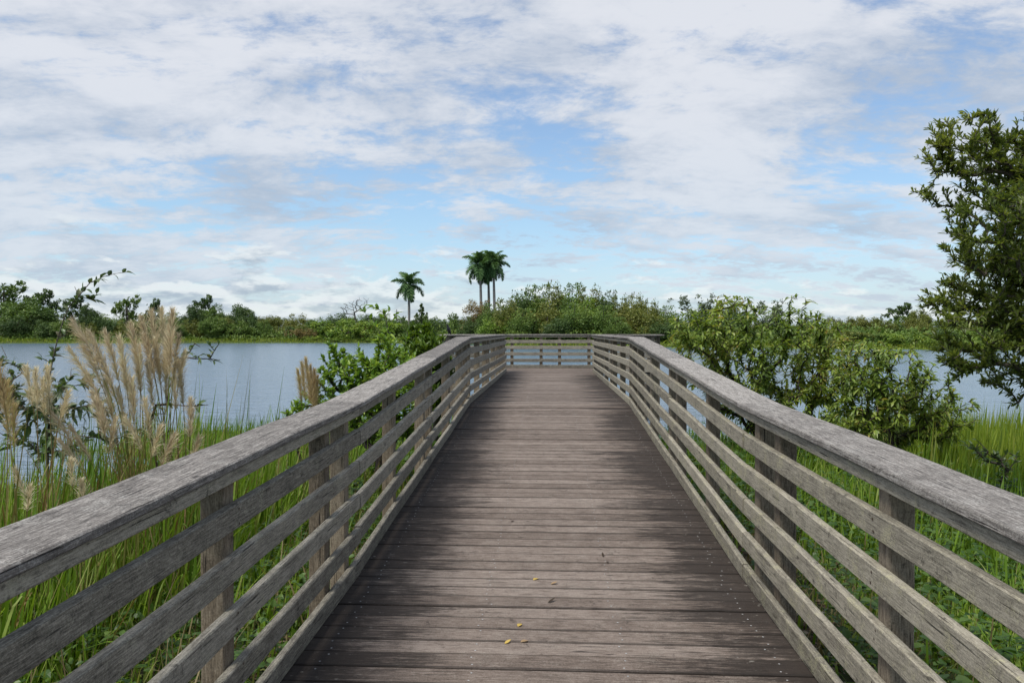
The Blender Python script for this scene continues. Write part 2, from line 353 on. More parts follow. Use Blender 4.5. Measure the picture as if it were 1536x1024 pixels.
# ------------------------------------------------------------------ boardwalk
NY = np.array([-3., 0, 4.48, 10.8, 30]); ND = E + np.array([-1.68, -1.612, -1.502, -1.072, -1.072])
CH = np.array([1.085, 1.083, 1.068, .99, .99])               # cap top above the deck
def dz(y): return float(np.interp(y, NY, ND))
def cz(y): return dz(y) + float(np.interp(y, NY, CH))
def hwf(y): return float(np.interp(y, [0, 10.8, 19.4], [1.17, 1.165, 1.13]))
HW = 1.13                                                  # deck half-width between the boards
THW, TY0, TY1 = 2.78, 19.4, 21.5                           # T-shaped end
bw = thing('boardwalk', 'weathered brown-grey plank boardwalk deck ramping up to a lookout platform', 'boardwalk', (0, 0, dz(0)))
dk = MB(); O = np.array((0, 0, dz(0)))
y = -2.5; pw = .1415
def disc(mb, c, r, mat):
    an = np.linspace(0, 2 * math.pi, 8, endpoint=False); v = np.stack([c[0] + np.cos(an) * r, c[1] + np.sin(an) * r, np.full(8, c[2])], -1)
    mb.add(v, [(0, 1, 2, 3), (0, 3, 4, 7), (4, 5, 6, 7)], 0, None, mat)
while y < TY1:
    hw = (1.235 if y < TY0 - .02 else THW + .06)
    xl, xr = -hw + RNG.normal() * .008, hw + RNG.normal() * .008
    gap = .0045 + .002 * RNG.random() + (.004 if RNG.random() < .08 else 0)
    ya, yb = y, y + pw - gap; zz = RNG.normal() * .0013
    yc = (ya + yb) / 2; c0 = (xl, yc + RNG.normal() * .001, dz(yc) - .019 + zz + RNG.normal() * .001); c1 = (xr, yc + RNG.normal() * .001, dz(yc) - .019 + zz + RNG.normal() * .001)
    slope = (dz(yb) - dz(ya)) / (yb - ya)
    beam(dk, c0, c1, (0, 1, slope), yb - ya, .038, ch=.003, seg=.55, jit=.0008)
    xs = [-1.05, -.35, .35, 1.05] + ([] if y < TY0 else [-2.4, -1.8, 1.8, 2.4])
    if y < 13:
        for sx in xs:
            for off in (-.035, .035):
                if RNG.random() < .85:
                    disc(dk, (sx + RNG.normal() * .01, yc + off + RNG.normal() * .005, dz(yc + off) + zz + .0022), .0048, 1)
    y += pw
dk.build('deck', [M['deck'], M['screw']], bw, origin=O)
for sx in (-1.1, -.38, .38, 1.1):
    j = MB()
    for a, b_ in ((-2.5, 4.48), (4.48, 10.8), (10.8, TY1)):
        beam(j, (sx, a, dz(a) - .165), (sx, b_, dz(b_) - .165), (0, 0, 1), .235, .038, seg=2)
    j.build('joist', M['post'], bw, origin=O)
for sx in (-2.5, 2.5):
    j = MB(); beam(j, (sx, TY0, dz(19) - .165), (sx, TY1, dz(19) - .165), (0, 0, 1), .235, .038); j.build('joist', M['post'], bw, origin=O)
for yy in (12.6, 15.5, 19.3, 21.3):
    for sx in ((-.95, .95) if yy < 18 else (-2.45, -.95, .95, 2.45)):
        j = MB(); pathtube(j, [(sx, yy, -1.5), (sx, yy, dz(yy) - .29)], .11, 10); j.build('pile', M['post'], bw, origin=O)

BT = [.095, .285, .478, .672, .862]          # tops of the five boards
BHT = .095
PY = (1.4, 2.70, 3.93, 4.32, 5.68, 7.03, 7.46, 8.8, 10.1)
def nails(mb, sg, a, b_, zt, h, off):
    for yy in PY:
        if not a[1] + .03 < yy < b_[1] - .03: continue
        u = (yy - a[1]) / (b_[1] - a[1]); xi = a[0] + (b_[0] - a[0]) * u + sg * (off - .0205)
        for dzn in (-.025, .025):
            an = np.linspace(0, 2 * math.pi, 8, endpoint=False) * -sg; yc = yy + RNG.normal() * .01; zc = zt(u) + dzn + RNG.normal() * .006; r = .0055
            mb.add(np.stack([np.full(8, xi), yc + np.cos(an) * r, zc + np.sin(an) * r], -1), [(0, 1, 2, 3), (0, 3, 4, 7), (4, 5, 6, 7)], 0, None, 1)
def railing(label, segs, posts, wood, side_name, splice=True):
    """segs: list of (p0, p1, outward) plan polylines in (x, y); boards inside, posts outside, a wide cap on top"""
    root = thing('railing', label, 'railing', (segs[0][0][0], segs[0][0][1], dz(segs[0][0][1])))
    O = np.array(root.location)
    for (a, b_, ow) in segs:
        a = np.array(a, float); b_ = np.array(b_, float); ow = np.array(ow, float); d = unit(b_ - a)
        fr = (cz(a[1]) - dz(a[1])) / 1.03; fr2 = (cz(b_[1]) - dz(b_[1])) / 1.03
        up3 = (0, 0, 1)
        for t in BT:
            mb = MB(); ja, jb = RNG.normal() * .004, RNG.normal() * .004; off = .019 + RNG.normal() * .0025
            g0, g1 = .003 + RNG.random() * .004, .003 + RNG.random() * .004
            pa = a + d * g0 + ow * off; pb = b_ - d * g1 + ow * off
            beam(mb, (*pa, dz(a[1]) + t * fr - BHT / 2 + ja), (*pb, dz(b_[1]) + t * fr2 - BHT / 2 + jb), up3, BHT, .038, ch=.005, seg=.7, jit=.002)
            if side_name: nails(mb, side_name, a, b_, lambda u, t=t, ja=ja, jb=jb: (dz(a[1]) + t * fr - BHT / 2 + ja) * (1 - u) + (dz(b_[1]) + t * fr2 - BHT / 2 + jb) * u, BHT, off)
            mb.build('rail_board', [wood, M['nail']], root, origin=O)
        mb = MB(); pa = a + d * .003 + ow * .024; pb = b_ - d * .003 + ow * .024
        beam(mb, (*pa, cz(a[1]) - .031 - .009 - .025), (*pb, cz(b_[1]) - .031 - .008 - .025), up3, .050, .038, ch=.005, seg=.7, jit=.0015)
        mb.build('upper_board', wood, root, origin=O)
    return root, O
def cap_run(root, O, pts, ow, w, inner):
    """cap planks along a plan polyline; ow = outward side, inner = offset of the inner edge"""
    for (a, b_) in zip(pts[:-1], pts[1:]):
        a = np.array(a, float); b_ = np.array(b_, float); ow_ = np.array(ow, float); d = unit(b_ - a)
        mb = MB(); pa = a + d * .0015 + ow_ * (inner + w / 2); pb = b_ - d * .0015 + ow_ * (inner + w / 2)
        beam(mb, (*pa, cz(a[1]) - .0155), (*pb, cz(b_[1]) - .0155), (*ow_, 0), w, .031, ch=.005, seg=.5, jit=.002)
        mb.build('top_cap', M['cap'], root, origin=O)
def add_post(root, O, x, yy, bottom=None):
    mb = MB(); zb = min(float(ground_z(x, yy)), 0) - .5 if bottom is None else bottom
    zt = cz(yy) - .040
    beam(mb, (x, yy, zb), (x, yy, zt), (1, 0, 0), .09, .09, ch=.005, seg=.9, jit=.001)
    mb.build('post', M['post'], root, origin=O)

spans = [-1.4, 4.48, 7.25, 10.8, 14.25, TY0]
for sg, wood, lab in ((-1, M['rail_grey'], 'long grey board railing with a wide cap on the left edge of the boardwalk'),
                      (1, M['rail_lichen'], 'long paler lichen-spotted board railing on the right edge of the boardwalk')):
    segs = [((sg * hwf(a), a), (sg * hwf(b_), b_), (sg, 0)) for a, b_ in zip(spans[:-1], spans[1:])]
    root, O_ = railing(lab, segs, None, wood, sg)
    cap_run(root, O_, [(sg * hwf(yy), yy) for yy in (-1.4, 1.3, 4.48, 7.4, 10.8, 14.3, TY0)], (sg, 0), .24, -.02)
    for yy in (.2, 1.4, 2.70, 3.93, 4.32, 5.68, 7.03, 7.46, 8.8, 10.1, 10.72, 11.1, 12.5, 13.95, 14.45, 15.9, 17.2, 18.3, 19.33):
        add_post(root, O_, sg * (hwf(yy) + .0855), yy + RNG.normal() * .012)

# railing round the T-shaped lookout: two short front wings, two sides, one long back run
L_ = THW
segs = [((-HW - .26, TY0 + .0), (-L_, TY0), (0, -1)), ((-L_, TY0 + .06), (-L_, TY1 - .06), (-1, 0)), ((-L_, TY1), (L_, TY1), (0, 1)),
        ((L_, TY1 - .06), (L_, TY0 + .06), (1, 0)), ((L_, TY0), (HW + .26, TY0), (0, -1))]
root, O_ = railing('grey board railing enclosing the lookout platform at the far end of the boardwalk', segs, None, M['rail_grey'], 0)
cap_run(root, O_, [(-HW - .23, TY0), (-L_ - .20, TY0)], (0, -1), .24, -.02)
cap_run(root, O_, [(L_ + .20, TY0), (HW + .23, TY0)], (0, -1), .24, -.02)
cap_run(root, O_, [(-L_, TY0 + .025), (-L_, TY1 - .025)], (-1, 0), .24, -.02)
cap_run(root, O_, [(L_, TY0 + .025), (L_, TY1 - .025)], (1, 0), .24, -.02)
cap_run(root, O_, [(-L_ - .20, TY1), (0.4, TY1), (L_ + .20, TY1)], (0, 1), .24, -.02)
for x in (-L_ + .05, -1.10, -.24, .30, 1.16, L_ - .05): add_post(root, O_, x, TY1 + .0855)
for sg in (-1, 1):
    for yy in (TY0 + .12, 20.45, TY1 - .12): add_post(root, O_, sg * (L_ + .0855), yy)
    add_post(root, O_, sg * (L_ - .10), TY0 - .0855); 

# bird on the platform rail
def bird(loc, rz):
    root = thing('bird', 'small black bird perched upright on the corner of the platform railing', 'bird', loc)
    b_ = MB()
    pts = np.array([(-.06, 0, -.02), (-.045, 0, .01), (-.02, 0, .05), (.0, 0, .09), (.012, 0, .125), (.02, 0, .15), (.026, 0, .172), (.034, 0, .192), (.042, 0, .205), (.048, 0, .212)])
    pathtube(b_, pts, [.006, .014, .032, .042, .040, .030, .022, .023, .016, .003], 10)
    pathtube(b_, [(.05, 0, .195), (.075, 0, .192), (.09, 0, .187)], [.007, .004, .001], 6)
    pathtube(b_, [(-.02, 0, .04), (-.06, 0, -.01), (-.085, 0, -.06)], [.02, .012, .014], 6)
    for s in (-1, 1):
        pathtube(b_, [(.0, s * .016, .07), (.012, s * .016, .03), (.01, s * .016, .003)], [.010, .005, .004], 5)
        pathtube(b_, [(.012, s * .035, .13), (-.01, s * .043, .085), (-.05, s * .028, .02)], [.012, .022, .006], 6)
    b_.build('body', M['bird'], root, smooth=True); root.rotation_euler.z = rz; root.scale = (1.15, 1.15, 1.3)
bp = xat(673, TY0 - .1); bird((bp, TY0 - .08, cz(TY0) + .002), R(200))

# fallen leaves on the deck
def dy(px, py):                                # point of the deck under a pixel
    for Y_ in np.arange(1.5, 15, .01):
        if at(px, py, Y_)[2] <= dz(Y_): return Y_
    return 15
for k, (px, py, sz, mat, lab) in enumerate([
    (800, 871, .036, 'yleaf', 'largest yellow fallen leaf flat on the deck boards'),
    (826, 877, .034, 'tleaf', 'curled tan fallen leaf beside the largest yellow leaf'),
    (777, 941, .034, 'yleaf', 'yellow fallen leaf lying alone between the other deck leaves'),
    (757, 967, .030, 'yleaf', 'small yellow fallen leaf nearest the camera, left of a dull curled one'),
    (781, 964, .034, 'tleaf', 'dull tan curled leaf right of the small yellow leaf nearest the camera'),
    (905, 836, .040, 'dleaf', 'dark brown dead leaf on the right half of the deck'),
    (912, 846, .036, 'dleaf', 'dark shrivelled leaf just below another dark leaf on the deck'),
    (822, 905, .045, 'dleaf', 'thin dark dead leaf in the middle of the deck'),
    (766, 783, .030, 'dleaf', 'tiny dark leaf farthest up the ramp boards')]):
    Y_ = dy(px, py); P = at(px, py, Y_); mb = MB(); a = RNG.random() * 6.28; n = 1
    blades(mb, [(0, 0, 0.004)], [(math.cos(a), math.sin(a), .10)], [(0, 0, 1)], sz * 1.25, sz * (.75 if mat != 'dleaf' else .4), -.25 if k % 2 else .12, [.5], (0, .2, .45, .75, 1), (.08, .75, 1, .65, .03), fold=.35)
    P[2] = dz(Y_)
    o = mb.build('fallen_leaf', M[mat]); o.location = P; tag(o, lab, 'leaf', 'leaves fallen on the deck')

# ------------------------------------------------------------------ plants with a branch skeleton
def sample_blobs(blobs, n, rng, shell=.35):
    """points in a union of ellipsoids (centre, radius xyz, weight)"""
    vol = np.array([b_[1][0] * b_[1][1] * b_[1][2] for b_ in blobs]) ** .75; vol /= vol.sum(); pts = []
    for b_, k in zip(blobs, rng.multinomial(n, vol)):
        r = (shell + (1 - shell) * rng.random(k)) ** .5
        pts.append(np.array(b_[0]) + rand_unit(k, rng) * r[:, None] * np.array(b_[1]))
    return np.concatenate(pts)
def skeleton(stem, targets, rng, step=.14, sag=.04, upcost=.35, free=0):
    pos = [np.array(p_, float) for p_ in stem]; par = [-1] + list(range(len(stem) - 1)); tips = []
    arr = np.zeros((60000, 3)); arr[:len(pos)] = pos; n = len(pos); base = np.array(stem[0]); parr = list(par)
    depth = [0.0]
    for i in range(1, n): depth.append(depth[-1] + np.linalg.norm(arr[i] - arr[i - 1]))
    darr = np.zeros(60000); darr[:n] = depth; pen = np.zeros(60000); pen[:free] = 9.
    order = np.argsort(np.linalg.norm(targets - base, axis=1) + rng.random(len(targets)) * .25)
    for t in targets[order]:
        dv = t - arr[:n]; dist = np.linalg.norm(dv, axis=1)
        i = int(np.argmin(dist + pen[:n] + .22 * darr[:n] + upcost * np.maximum(0, -dv[:, 2]))); d = dist[i]; k = max(1, int(math.ceil(d / step))); a = arr[i].copy()
        bow = np.array((0, 0, 1.)) * sag * d * rng.uniform(.2, 1.8) + rng.normal(size=3) * .05 * d
        last = i
        for j in range(1, k + 1):
            u = j / k; p_ = a + (t - a) * u + bow * 4 * u * (1 - u) * .6 + (rng.normal(size=3) * .012 if j < k else 0)
            arr[n] = p_; parr.append(last); darr[n] = darr[last] + np.linalg.norm(p_ - arr[last]); last = n; n += 1
        tips.append(last)
    return arr[:n].copy(), np.array(parr), np.array(tips)
def wood_from(mb, pos, par, tips, r0=.0035, pw=.46, rmax=.2, sides=6):
    cnt = np.zeros(len(pos)); cnt[tips] += 1
    for i in range(len(pos) - 1, 0, -1): cnt[par[i]] += cnt[i]
    rad = np.minimum(r0 * np.maximum(cnt, 1) ** pw, rmax); i = np.arange(1, len(pos)); p_ = par[1:]
    tubes(mb, pos[p_], pos[i], np.minimum(rad[p_], rad[i] * 1.35), rad[i], sides)
def leaf_tips(mb, pos, par, tips, rng, per, L, W, spread=.9, back=.22, curl=.15, fold=.25, droop=0., bare=0., upb=.25, shape=((0, .3, .65, 1), (.12, .95, .75, .04))):
    P = []; D = []
    for t in tips:
        if rng.random() < bare: continue
        ch = [t]; acc = 0
        while par[ch[-1]] > 0 and acc < back: acc += np.linalg.norm(pos[ch[-1]] - pos[par[ch[-1]]]); ch.append(par[ch[-1]])
        path = pos[ch]; td = unit(path[0] - path[-1]) if len(ch) > 1 else np.array((0, 0, 1.))
        k = max(2, int(per * rng.uniform(.7, 1.3))); u = rng.random(k) ** 1.5
        seg = np.linalg.norm(np.diff(path, axis=0), axis=1); cum = np.concatenate([[0], np.cumsum(seg)]); s = u * cum[-1]
        p_ = np.stack([np.interp(s, cum, path[:, c]) for c in range(3)], -1)
        d = unit(td * (1.25 - u)[:, None] * .9 + rand_unit(k, rng) * spread + np.array((0, 0, upb)))
        P.append(p_); D.append(d)
    P = np.concatenate(P); D = np.concatenate(D); n = len(P)
    nrm = unit(np.array((0, 0, 1.)) + rand_unit(n, rng) * .55)
    blades(mb, P, D, nrm, L * rng.uniform(.65, 1.2, n), W * rng.uniform(.75, 1.2, n), curl * rng.uniform(-.3, 1.8, n), np.clip(rng.normal(.45, .22, n), 0, 1), shape[0], shape[1], fold=fold, droop=droop)
    return n
def shrub(name, label, cat, base, pxblobs, ntips, per, L, W, leafmat, barkmat, seed, extra=None, stem=None, group=None, part=('branches', 'foliage'), **kw):
    """pxblobs: (pixel x, pixel y, depth, radius in metres, flatten)"""
    rng = np.random.default_rng(seed)
    blobs = []
    for (px, py, Y_, r, *fl) in pxblobs:
        c = at(px, py, Y_); f = fl[0] if fl else 1.0
        blobs.append((c, (r, r * .95, r * f)))
    T = sample_blobs(blobs, ntips, rng); T = T[T[:, 2] > ground_z(T[:, 0], T[:, 1]) + .08]
    if extra is not None: T = np.concatenate([T, extra])
    gz = float(ground_z(base[0], base[1])); B = np.array((base[0], base[1], max(gz, -.3) - .05))
    st = [B] + [np.array(p_) for p_ in (stem or [B + np.array((.03, 0, .2)), B + np.array((.05, .02, .42))])]
    pos, par, tips = skeleton(st, T, rng, kw.get('step', .14), kw.get('sag', .04), free=kw.get('free', 0))
    root = thing(name, label, cat, tuple(B), group)
    mb = MB(); wood_from(mb, pos, par, tips, kw.get('r0', .003), kw.get('pw', .46), kw.get('rmax', .12)); mb.build(part[0], barkmat, root, smooth=True, origin=B)
    mb = MB(); n = leaf_tips(mb, pos, par, tips, rng, per, L, W, **{k: v for k, v in kw.items() if k in ('spread', 'back', 'curl', 'fold', 'droop', 'bare', 'upb', 'shape')}); mb.build(part[1], leafmat, root, origin=B)
    return root

exec_plants = True
PXM = lambda r, Y_: r / F * Y_
# the big tree at the right edge
Yt = 7.2
tb = [(1455, 215, 50), (1405, 235, 26), (1388, 285, 20), (1425, 305, 26), (1415, 200, 22), (1500, 250, 62), (1490, 340, 62), (1440, 372, 24), (1480, 430, 62), (1425, 450, 34), (1395, 455, 18),
      (1450, 510, 50), (1520, 540, 48), (1545, 440, 75), (1580, 350, 85), (1600, 240, 85), (1600, 500, 85), (1680, 400, 110), (1680, 250, 110), (1535, 180, 14), (1520, 595, 14), (1425, 525, 22), (1490, 570, 18), (1440, 560, 10), (1560, 300, 80)]
rr = random.Random(5)
tbl = [(px, py, Yt + rr.uniform(-.45, .45), PXM(r, Yt), 1.0) for px, py, r in tb]
tx = xat(1740, Yt); tz = float(ground_z(tx, Yt))
shrub('broadleaf_tree', 'large dark green leafy tree reaching into the right edge of the picture', 'tree', (tx, Yt), tbl, 4000, 18, .068, .019, M['leaf_tree'], M['bark'], 3,
      stem=[(tx, Yt, tz + .5), (tx - .05, Yt, tz + 1.1), (tx - .1, Yt + .05, tz + 1.8), (tx - .2, Yt, tz + 2.5), (tx - .35, Yt, tz + 3.0)], part=('trunk', 'crown'), free=4, r0=.0028, rmax=.13, spread=.9, back=.22, curl=.12, upb=.22, fold=.3, shape=((0, .3, .7, 1), (.10, .62, 1, .30)))

# olive shrubs right of the boardwalk
sb = [(1055, 500, 40), (1035, 485, 24), (1100, 485, 46), (1150, 500, 46), (1200, 505, 42), (1240, 510, 36), (1050, 545, 40), (1110, 550, 50), (1170, 560, 50), (1235, 560, 46), (1150, 610, 45), (1210, 620, 50), (1190, 470, 10), (1090, 590, 36), (1015, 505, 16), (1085, 460, 12), (1235, 478, 12), (1262, 530, 30), (1258, 570, 36)]
tb = at(1185, 440, 12); e1 = [at(1188, 446, 12), at(1178, 450, 12), at(1197, 449, 12), at(1208, 447, 11.9), at(1170, 460, 12.05), at(1215, 452, 12), at(1188, 470, 12), at(1183, 458, 12), at(1203, 462, 12), at(1232, 470, 12), at(1224, 480, 12), at(1242, 478, 12)]
shrub('shrub', 'wide olive shrub with brownish leaves behind the right railing, a tall sprig on top', 'shrub', (xat(1150, 12.3), 12.3),
      [(px, py, 12.2 + rr.uniform(-.6, .6), PXM(r, 12.2)) for px, py, r in sb], 1450, 11, .108, .036, M['leaf_olive'], M['darkbark'], 21, extra=np.array(e1), spread=.95, back=.42, curl=.3, droop=.3, upb=.05, r0=.0034, shape=((0, .3, .7, 1), (.10, .62, 1, .30)))
sb = [(1290, 555, 46), (1345, 560, 46), (1395, 590, 40), (1435, 612, 24), (1300, 610, 46), (1360, 620, 44), (1410, 640, 30), (1275, 640, 36), (1330, 660, 34), (1330, 525, 16), (1385, 550, 14), (1455, 630, 12)]
bx = xat(1332, 10.4); bz = float(ground_z(bx, 10.4))
shrub('shrub', 'open green shrub with a bare dark trunk right of the olive shrub', 'shrub', (bx, 10.4),
      [(px, py, 10.4 + rr.uniform(-.5, .5), PXM(r, 10.4)) for px, py, r in sb], 860, 11, .10, .030, M['leaf_olive'], M['darkbark'], 22,
      stem=[(bx + .02, 10.4, bz + .3), at(1334, 665, 10.4), at(1322, 630, 10.4), at(1318, 605, 10.4)], spread=.95, back=.40, curl=.3, droop=.3, upb=.05, r0=.0036, shape=((0, .3, .7, 1), (.10, .62, 1, .30)))
# small scrubby plant in the right grass
sb = [(1480, 680, 14), (1510, 690, 16), (1460, 665, 10), (1500, 720, 8)]
shrub('small_shrub', 'small thin dusky shrub standing in the right-hand grass', 'shrub', (xat(1508, 7), 7.0), [(px, py, 7.0, PXM(r, 7)) for px, py, r in sb], 30, 8, .075, .024, M['leaf_purple'], M['darkbark'], 23, droop=.2, back=.35, spread=1.0)
# bright shrubs left of the boardwalk
sb = [(505, 540, 22), (535, 555, 30), (585, 545, 34), (560, 585, 40), (515, 600, 28), (620, 560, 30), (600, 620, 36), (550, 640, 30), (490, 560, 14), (498, 525, 10), (480, 590, 20), (455, 600, 12), (575, 515, 14), (540, 525, 10)]
shrub('shrub', 'glossy mid-green shrub leaning on the outside of the left railing', 'shrub', (xat(565, 9.6), 9.6),
      [(px, py, 9.6 + rr.uniform(-.5, .5), PXM(r, 9.6)) for px, py, r in sb], 950, 11, .09, .038, M['leaf_bright'], M['darkbark'], 31, spread=.85, back=.24, curl=.2, droop=.15)
sb = [(640, 530, 26), (650, 516, 16), (625, 508, 20), (640, 494, 10), (655, 545, 26), (620, 540, 22), (635, 570, 24), (668, 560, 18), (645, 600, 24)]
shrub('shrub', 'lime green young shrub behind the far part of the left railing', 'shrub', (xat(648, 12.5), 12.5),
      [(px, py, 12.5 + rr.uniform(-.4, .4), PXM(r, 12.5)) for px, py, r in sb], 560, 11, .13, .05, M['leaf_lime'], M['bark'], 32, spread=.85, back=.25, curl=.2)
e1 = np.array([at(px, py, 11.4) for px, py in [(545, 466), (558, 460), (566, 462), (578, 466), (586, 464), (595, 470), (572, 478), (588, 482), (560, 486), (600, 488), (580, 500), (612, 500), (596, 512), (570, 505), (606, 520), (590, 530), (575, 470), (584, 492)]])
shrub('sapling', 'tall thin sapling with drooping dark leaves above the left railing shrubs', 'sapling', (xat(590, 11.4), 11.4), [(588, 540, 11.4, .16)], 8, 8, .14, .05, M['leaf_bright'], M['bark'], 33,
      extra=e1, spread=.9, back=.2, curl=.3, droop=.3, stem=[at(592, 600, 11.4), at(588, 550, 11.4), at(585, 510, 11.4), at(578, 475, 11.4)])
sb = [(425, 600, 10), (440, 620, 14), (455, 610, 12), (430, 635, 14), (450, 650, 16), (470, 630, 14)]
shrub('small_shrub', 'low sprig of broad green leaves below the brown plume by the lake', 'shrub', (xat(445, 8.2), 8.2), [(px, py, 8.2, PXM(r, 8.2)) for px, py, r in sb], 45, 8, .10, .045, M['leaf_bright'], M['darkbark'], 34, droop=.2)
# sparse dusky shrub at the left edge with one long arching branch
Yd = 6.4
br = [(70, 620), (72, 580), (78, 545), (86, 510), (95, 480), (104, 460), (118, 444), (135, 424), (155, 415), (178, 410)]
brp = np.array([at(px, py, Yd) for px, py in br])
sb = [(10, 560, 30), (30, 590, 40), (5, 620, 40), (70, 600, 34), (45, 650, 44), (110, 590, 32), (125, 560, 22), (100, 650, 40), (5, 530, 16), (150, 610, 28), (-25, 580, 50), (70, 530, 14), (180, 640, 30), (135, 530, 10)]
e1 = np.array([at(px, py, Yd + .05) for px, py in [(112, 430), (140, 450), (146, 438), (150, 420), (190, 408), (100, 500), (80, 520), (90, 525), (62, 540), (165, 413)]])
shrub('dusky_shrub', 'sparse dusky shrub at the left edge with one long branch arching into the sky', 'shrub', (xat(70, Yd), Yd),
      [(px, py, Yd + rr.uniform(-.4, .4), PXM(r, Yd)) for px, py, r in sb], 190, 7, .095, .042, M['leaf_purple'], M['bark'], 41, extra=e1, stem=list(brp[:-1]), spread=1.0, back=.30, curl=.25, droop=.25, r0=.0024, pw=.36, rmax=.014, bare=.1)
e1 = np.array([at(px, py, 6.6) for px, py in [(285, 527), (300, 520), (315, 518), (328, 516), (305, 530), (320, 541), (330, 540), (275, 535), (270, 600), (285, 598), (300, 605), (312, 607), (262, 560), (292, 515)]])
shrub('dusky_shrub', 'thin dark-leaved shrub whose twigs show right of the tallest plume grass', 'shrub', (xat(235, 6.6), 6.6), [(240, 620, 6.6, .15)], 8, 5, .085, .032, M['leaf_purple'], M['darkbark'], 42, extra=e1, droop=.3, spread=1., back=.10, bare=.1, r0=.003)

# ------------------------------------------------------------------ plume grass
def plume_clump(label, base_px, Y_, plumes, mat, seed, nb=60, bh=.9, size=1.0):
    """plumes: (pixel x, pixel y of the tip, plume length m, lean in x)"""
    rng = np.random.default_rng(seed); bx_ = xat(base_px, Y_); bz_ = max(float(ground_z(bx_, Y_)), -.05)
    B = np.array((bx_, Y_, bz_)); root = thing('plume_grass', label, 'plume grass', tuple(B), 'plume grass clumps on the left bank')
    mb = MB(); a = rng.random(nb) * 6.28; lean = rng.uniform(.1, .55, nb)
    P = B + np.stack([rng.normal(size=nb) * .10 * size, rng.normal(size=nb) * .10 * size, np.zeros(nb)], -1)
    D = np.stack([np.cos(a) * lean, np.sin(a) * lean, np.ones(nb)], -1); Nn = np.stack([-np.cos(a), -np.sin(a), lean], -1)
    blades(mb, P, D, Nn, bh * rng.uniform(.5, 1.25, nb), .011, -.15 * rng.random(nb), rng.random(nb), (0, .25, .5, .75, 1), (.8, 1, .85, .55, .04), droop=rng.uniform(0, .45, nb))
    mb.build('leaf_blades', M['grass'], root, origin=B)
    for (px, py, pl, lx) in plumes:
        pl *= .84
        Yp = Y_ + rng.normal() * .12; tip = at(px, py, Yp); rootp = B + np.array((rng.normal() * .09, Yp - Y_, -.02))
        rootp[0] = B[0] * .35 + (tip[0] - lx * .8) * .65 + rng.normal() * .05
        H = tip[2] - rootp[2]; ts = np.linspace(0, 1, 12)
        path = np.stack([rootp[0] + (tip[0] - rootp[0]) * ts ** 1.7 + (lx * .22 - .03) * np.clip((ts - .6) / .4, 0, 1) ** 2, rootp[1] + (tip[1] - rootp[1]) * ts, rootp[2] + H * (ts - .10 * abs(lx) * ts ** 3) / (1 - .10 * abs(lx))], -1)
        st_ = MB(); pathtube(st_, path, np.linspace(.0048, .0018, 12), 5, rng.random())
        k = 5; u = rng.uniform(.15, .6, k); p_ = np.stack([np.interp(u, ts, path[:, c]) for c in range(3)], -1); aa = rng.random(k) * 6.28
        D = np.stack([np.cos(aa) * .5, np.sin(aa) * .5, np.ones(k)], -1); Nn = np.stack([-np.cos(aa), -np.sin(aa), .5 * np.ones(k)], -1)
        blades(st_, p_, D, Nn, rng.uniform(.25, .5, k), .009, .0, rng.random(k), (0, .33, .66, 1), (1, .9, .6, .05), droop=rng.uniform(.1, .6, k))
        so = st_.build('stalk', M['stalk'], root, origin=B, smooth=False)
        n = int(560 * pl / .5); pb = 1 - pl / H; u = pb + (1 - pb) * rng.random(n) ** .9
        p_ = np.stack([np.interp(u, ts, path[:, c]) for c in range(3)], -1); t2 = np.clip(u + .04, 0, 1); t1 = t2 - .08
        tg = unit(np.stack([np.interp(t2, ts, path[:, c]) - np.interp(t1, ts, path[:, c]) for c in range(3)], -1))
        v = (u - pb) / (1 - pb); env = np.sin(np.clip(v * .9 + .1, 0, 1) * math.pi) ** .6
        out = rand_unit(n, rng); out -= tg * np.sum(out * tg, 1, keepdims=True); out = unit(out)
        D = tg + out * (.75 * (1.2 - v) * rng.uniform(.25, 1.25, n))[:, None] + np.array((lx * .25, 0, 0))
        pm = MB(); blades(pm, p_ + out * .003, D, out, (.05 + .12 * env * rng.random(n)) * (pl / .45) ** .5, .0038, -.2, np.clip(rng.normal(.5, .25, n), 0, 1), (0, .5, 1), (.5, 1, .3), droop=rng.uniform(0, .45, n))
        pm.build('plume', mat, so, origin=B)
plume_clump('tallest plume grass clump with pinkish tan upright plumes against the lake', 250, 5.4, [(222, 478, .50, -.1), (235, 470, .58, -.05), (247, 466, .55, .02), (262, 468, .58, .06), (254, 490, .45, .1), (272, 528, .35, .25), (228, 505, .4, -.15), (268, 505, .36, .12), (278, 545, .38, -.12), (240, 510, .42, -.05), (250, 530, .4, .05), (232, 545, .38, -.1), (262, 555, .36, .1)], M['plume'], 51, 80, 1.1)
plume_clump('broad plume grass clump with pale plumes blown leftwards, left of the tallest clump', 185, 5.0, [(138, 482, .42, -.45), (158, 500, .45, -.35), (150, 520, .36, -.4), (176, 500, .42, -.25), (190, 508, .45, -.1), (205, 488, .50, -.05), (168, 535, .38, -.3), (195, 545, .40, -.1), (128, 522, .32, -.4), (213, 520, .4, .05), (150, 560, .36, -.3), (172, 575, .36, -.15), (188, 585, .34, -.1), (205, 570, .36, 0), (160, 590, .3, -.3)], M['plume'], 52, 80, 1.1)
plume_clump('cream plume grass clump in front of the dusky shrub', 70, 4.5, [(48, 552, .30, -.05), (60, 556, .28, .0), (75, 552, .30, .05), (66, 570, .28, .1), (92, 588, .26, .35)], M['plumepale'], 53, 70, .9)
plume_clump('thin greenish plume grass clump cut by the left picture edge', 8, 4.2, [(4, 540, .40, -.05), (15, 575, .38, .05), (22, 610, .3, .1)], M['plumedark'], 54, 70, .9)
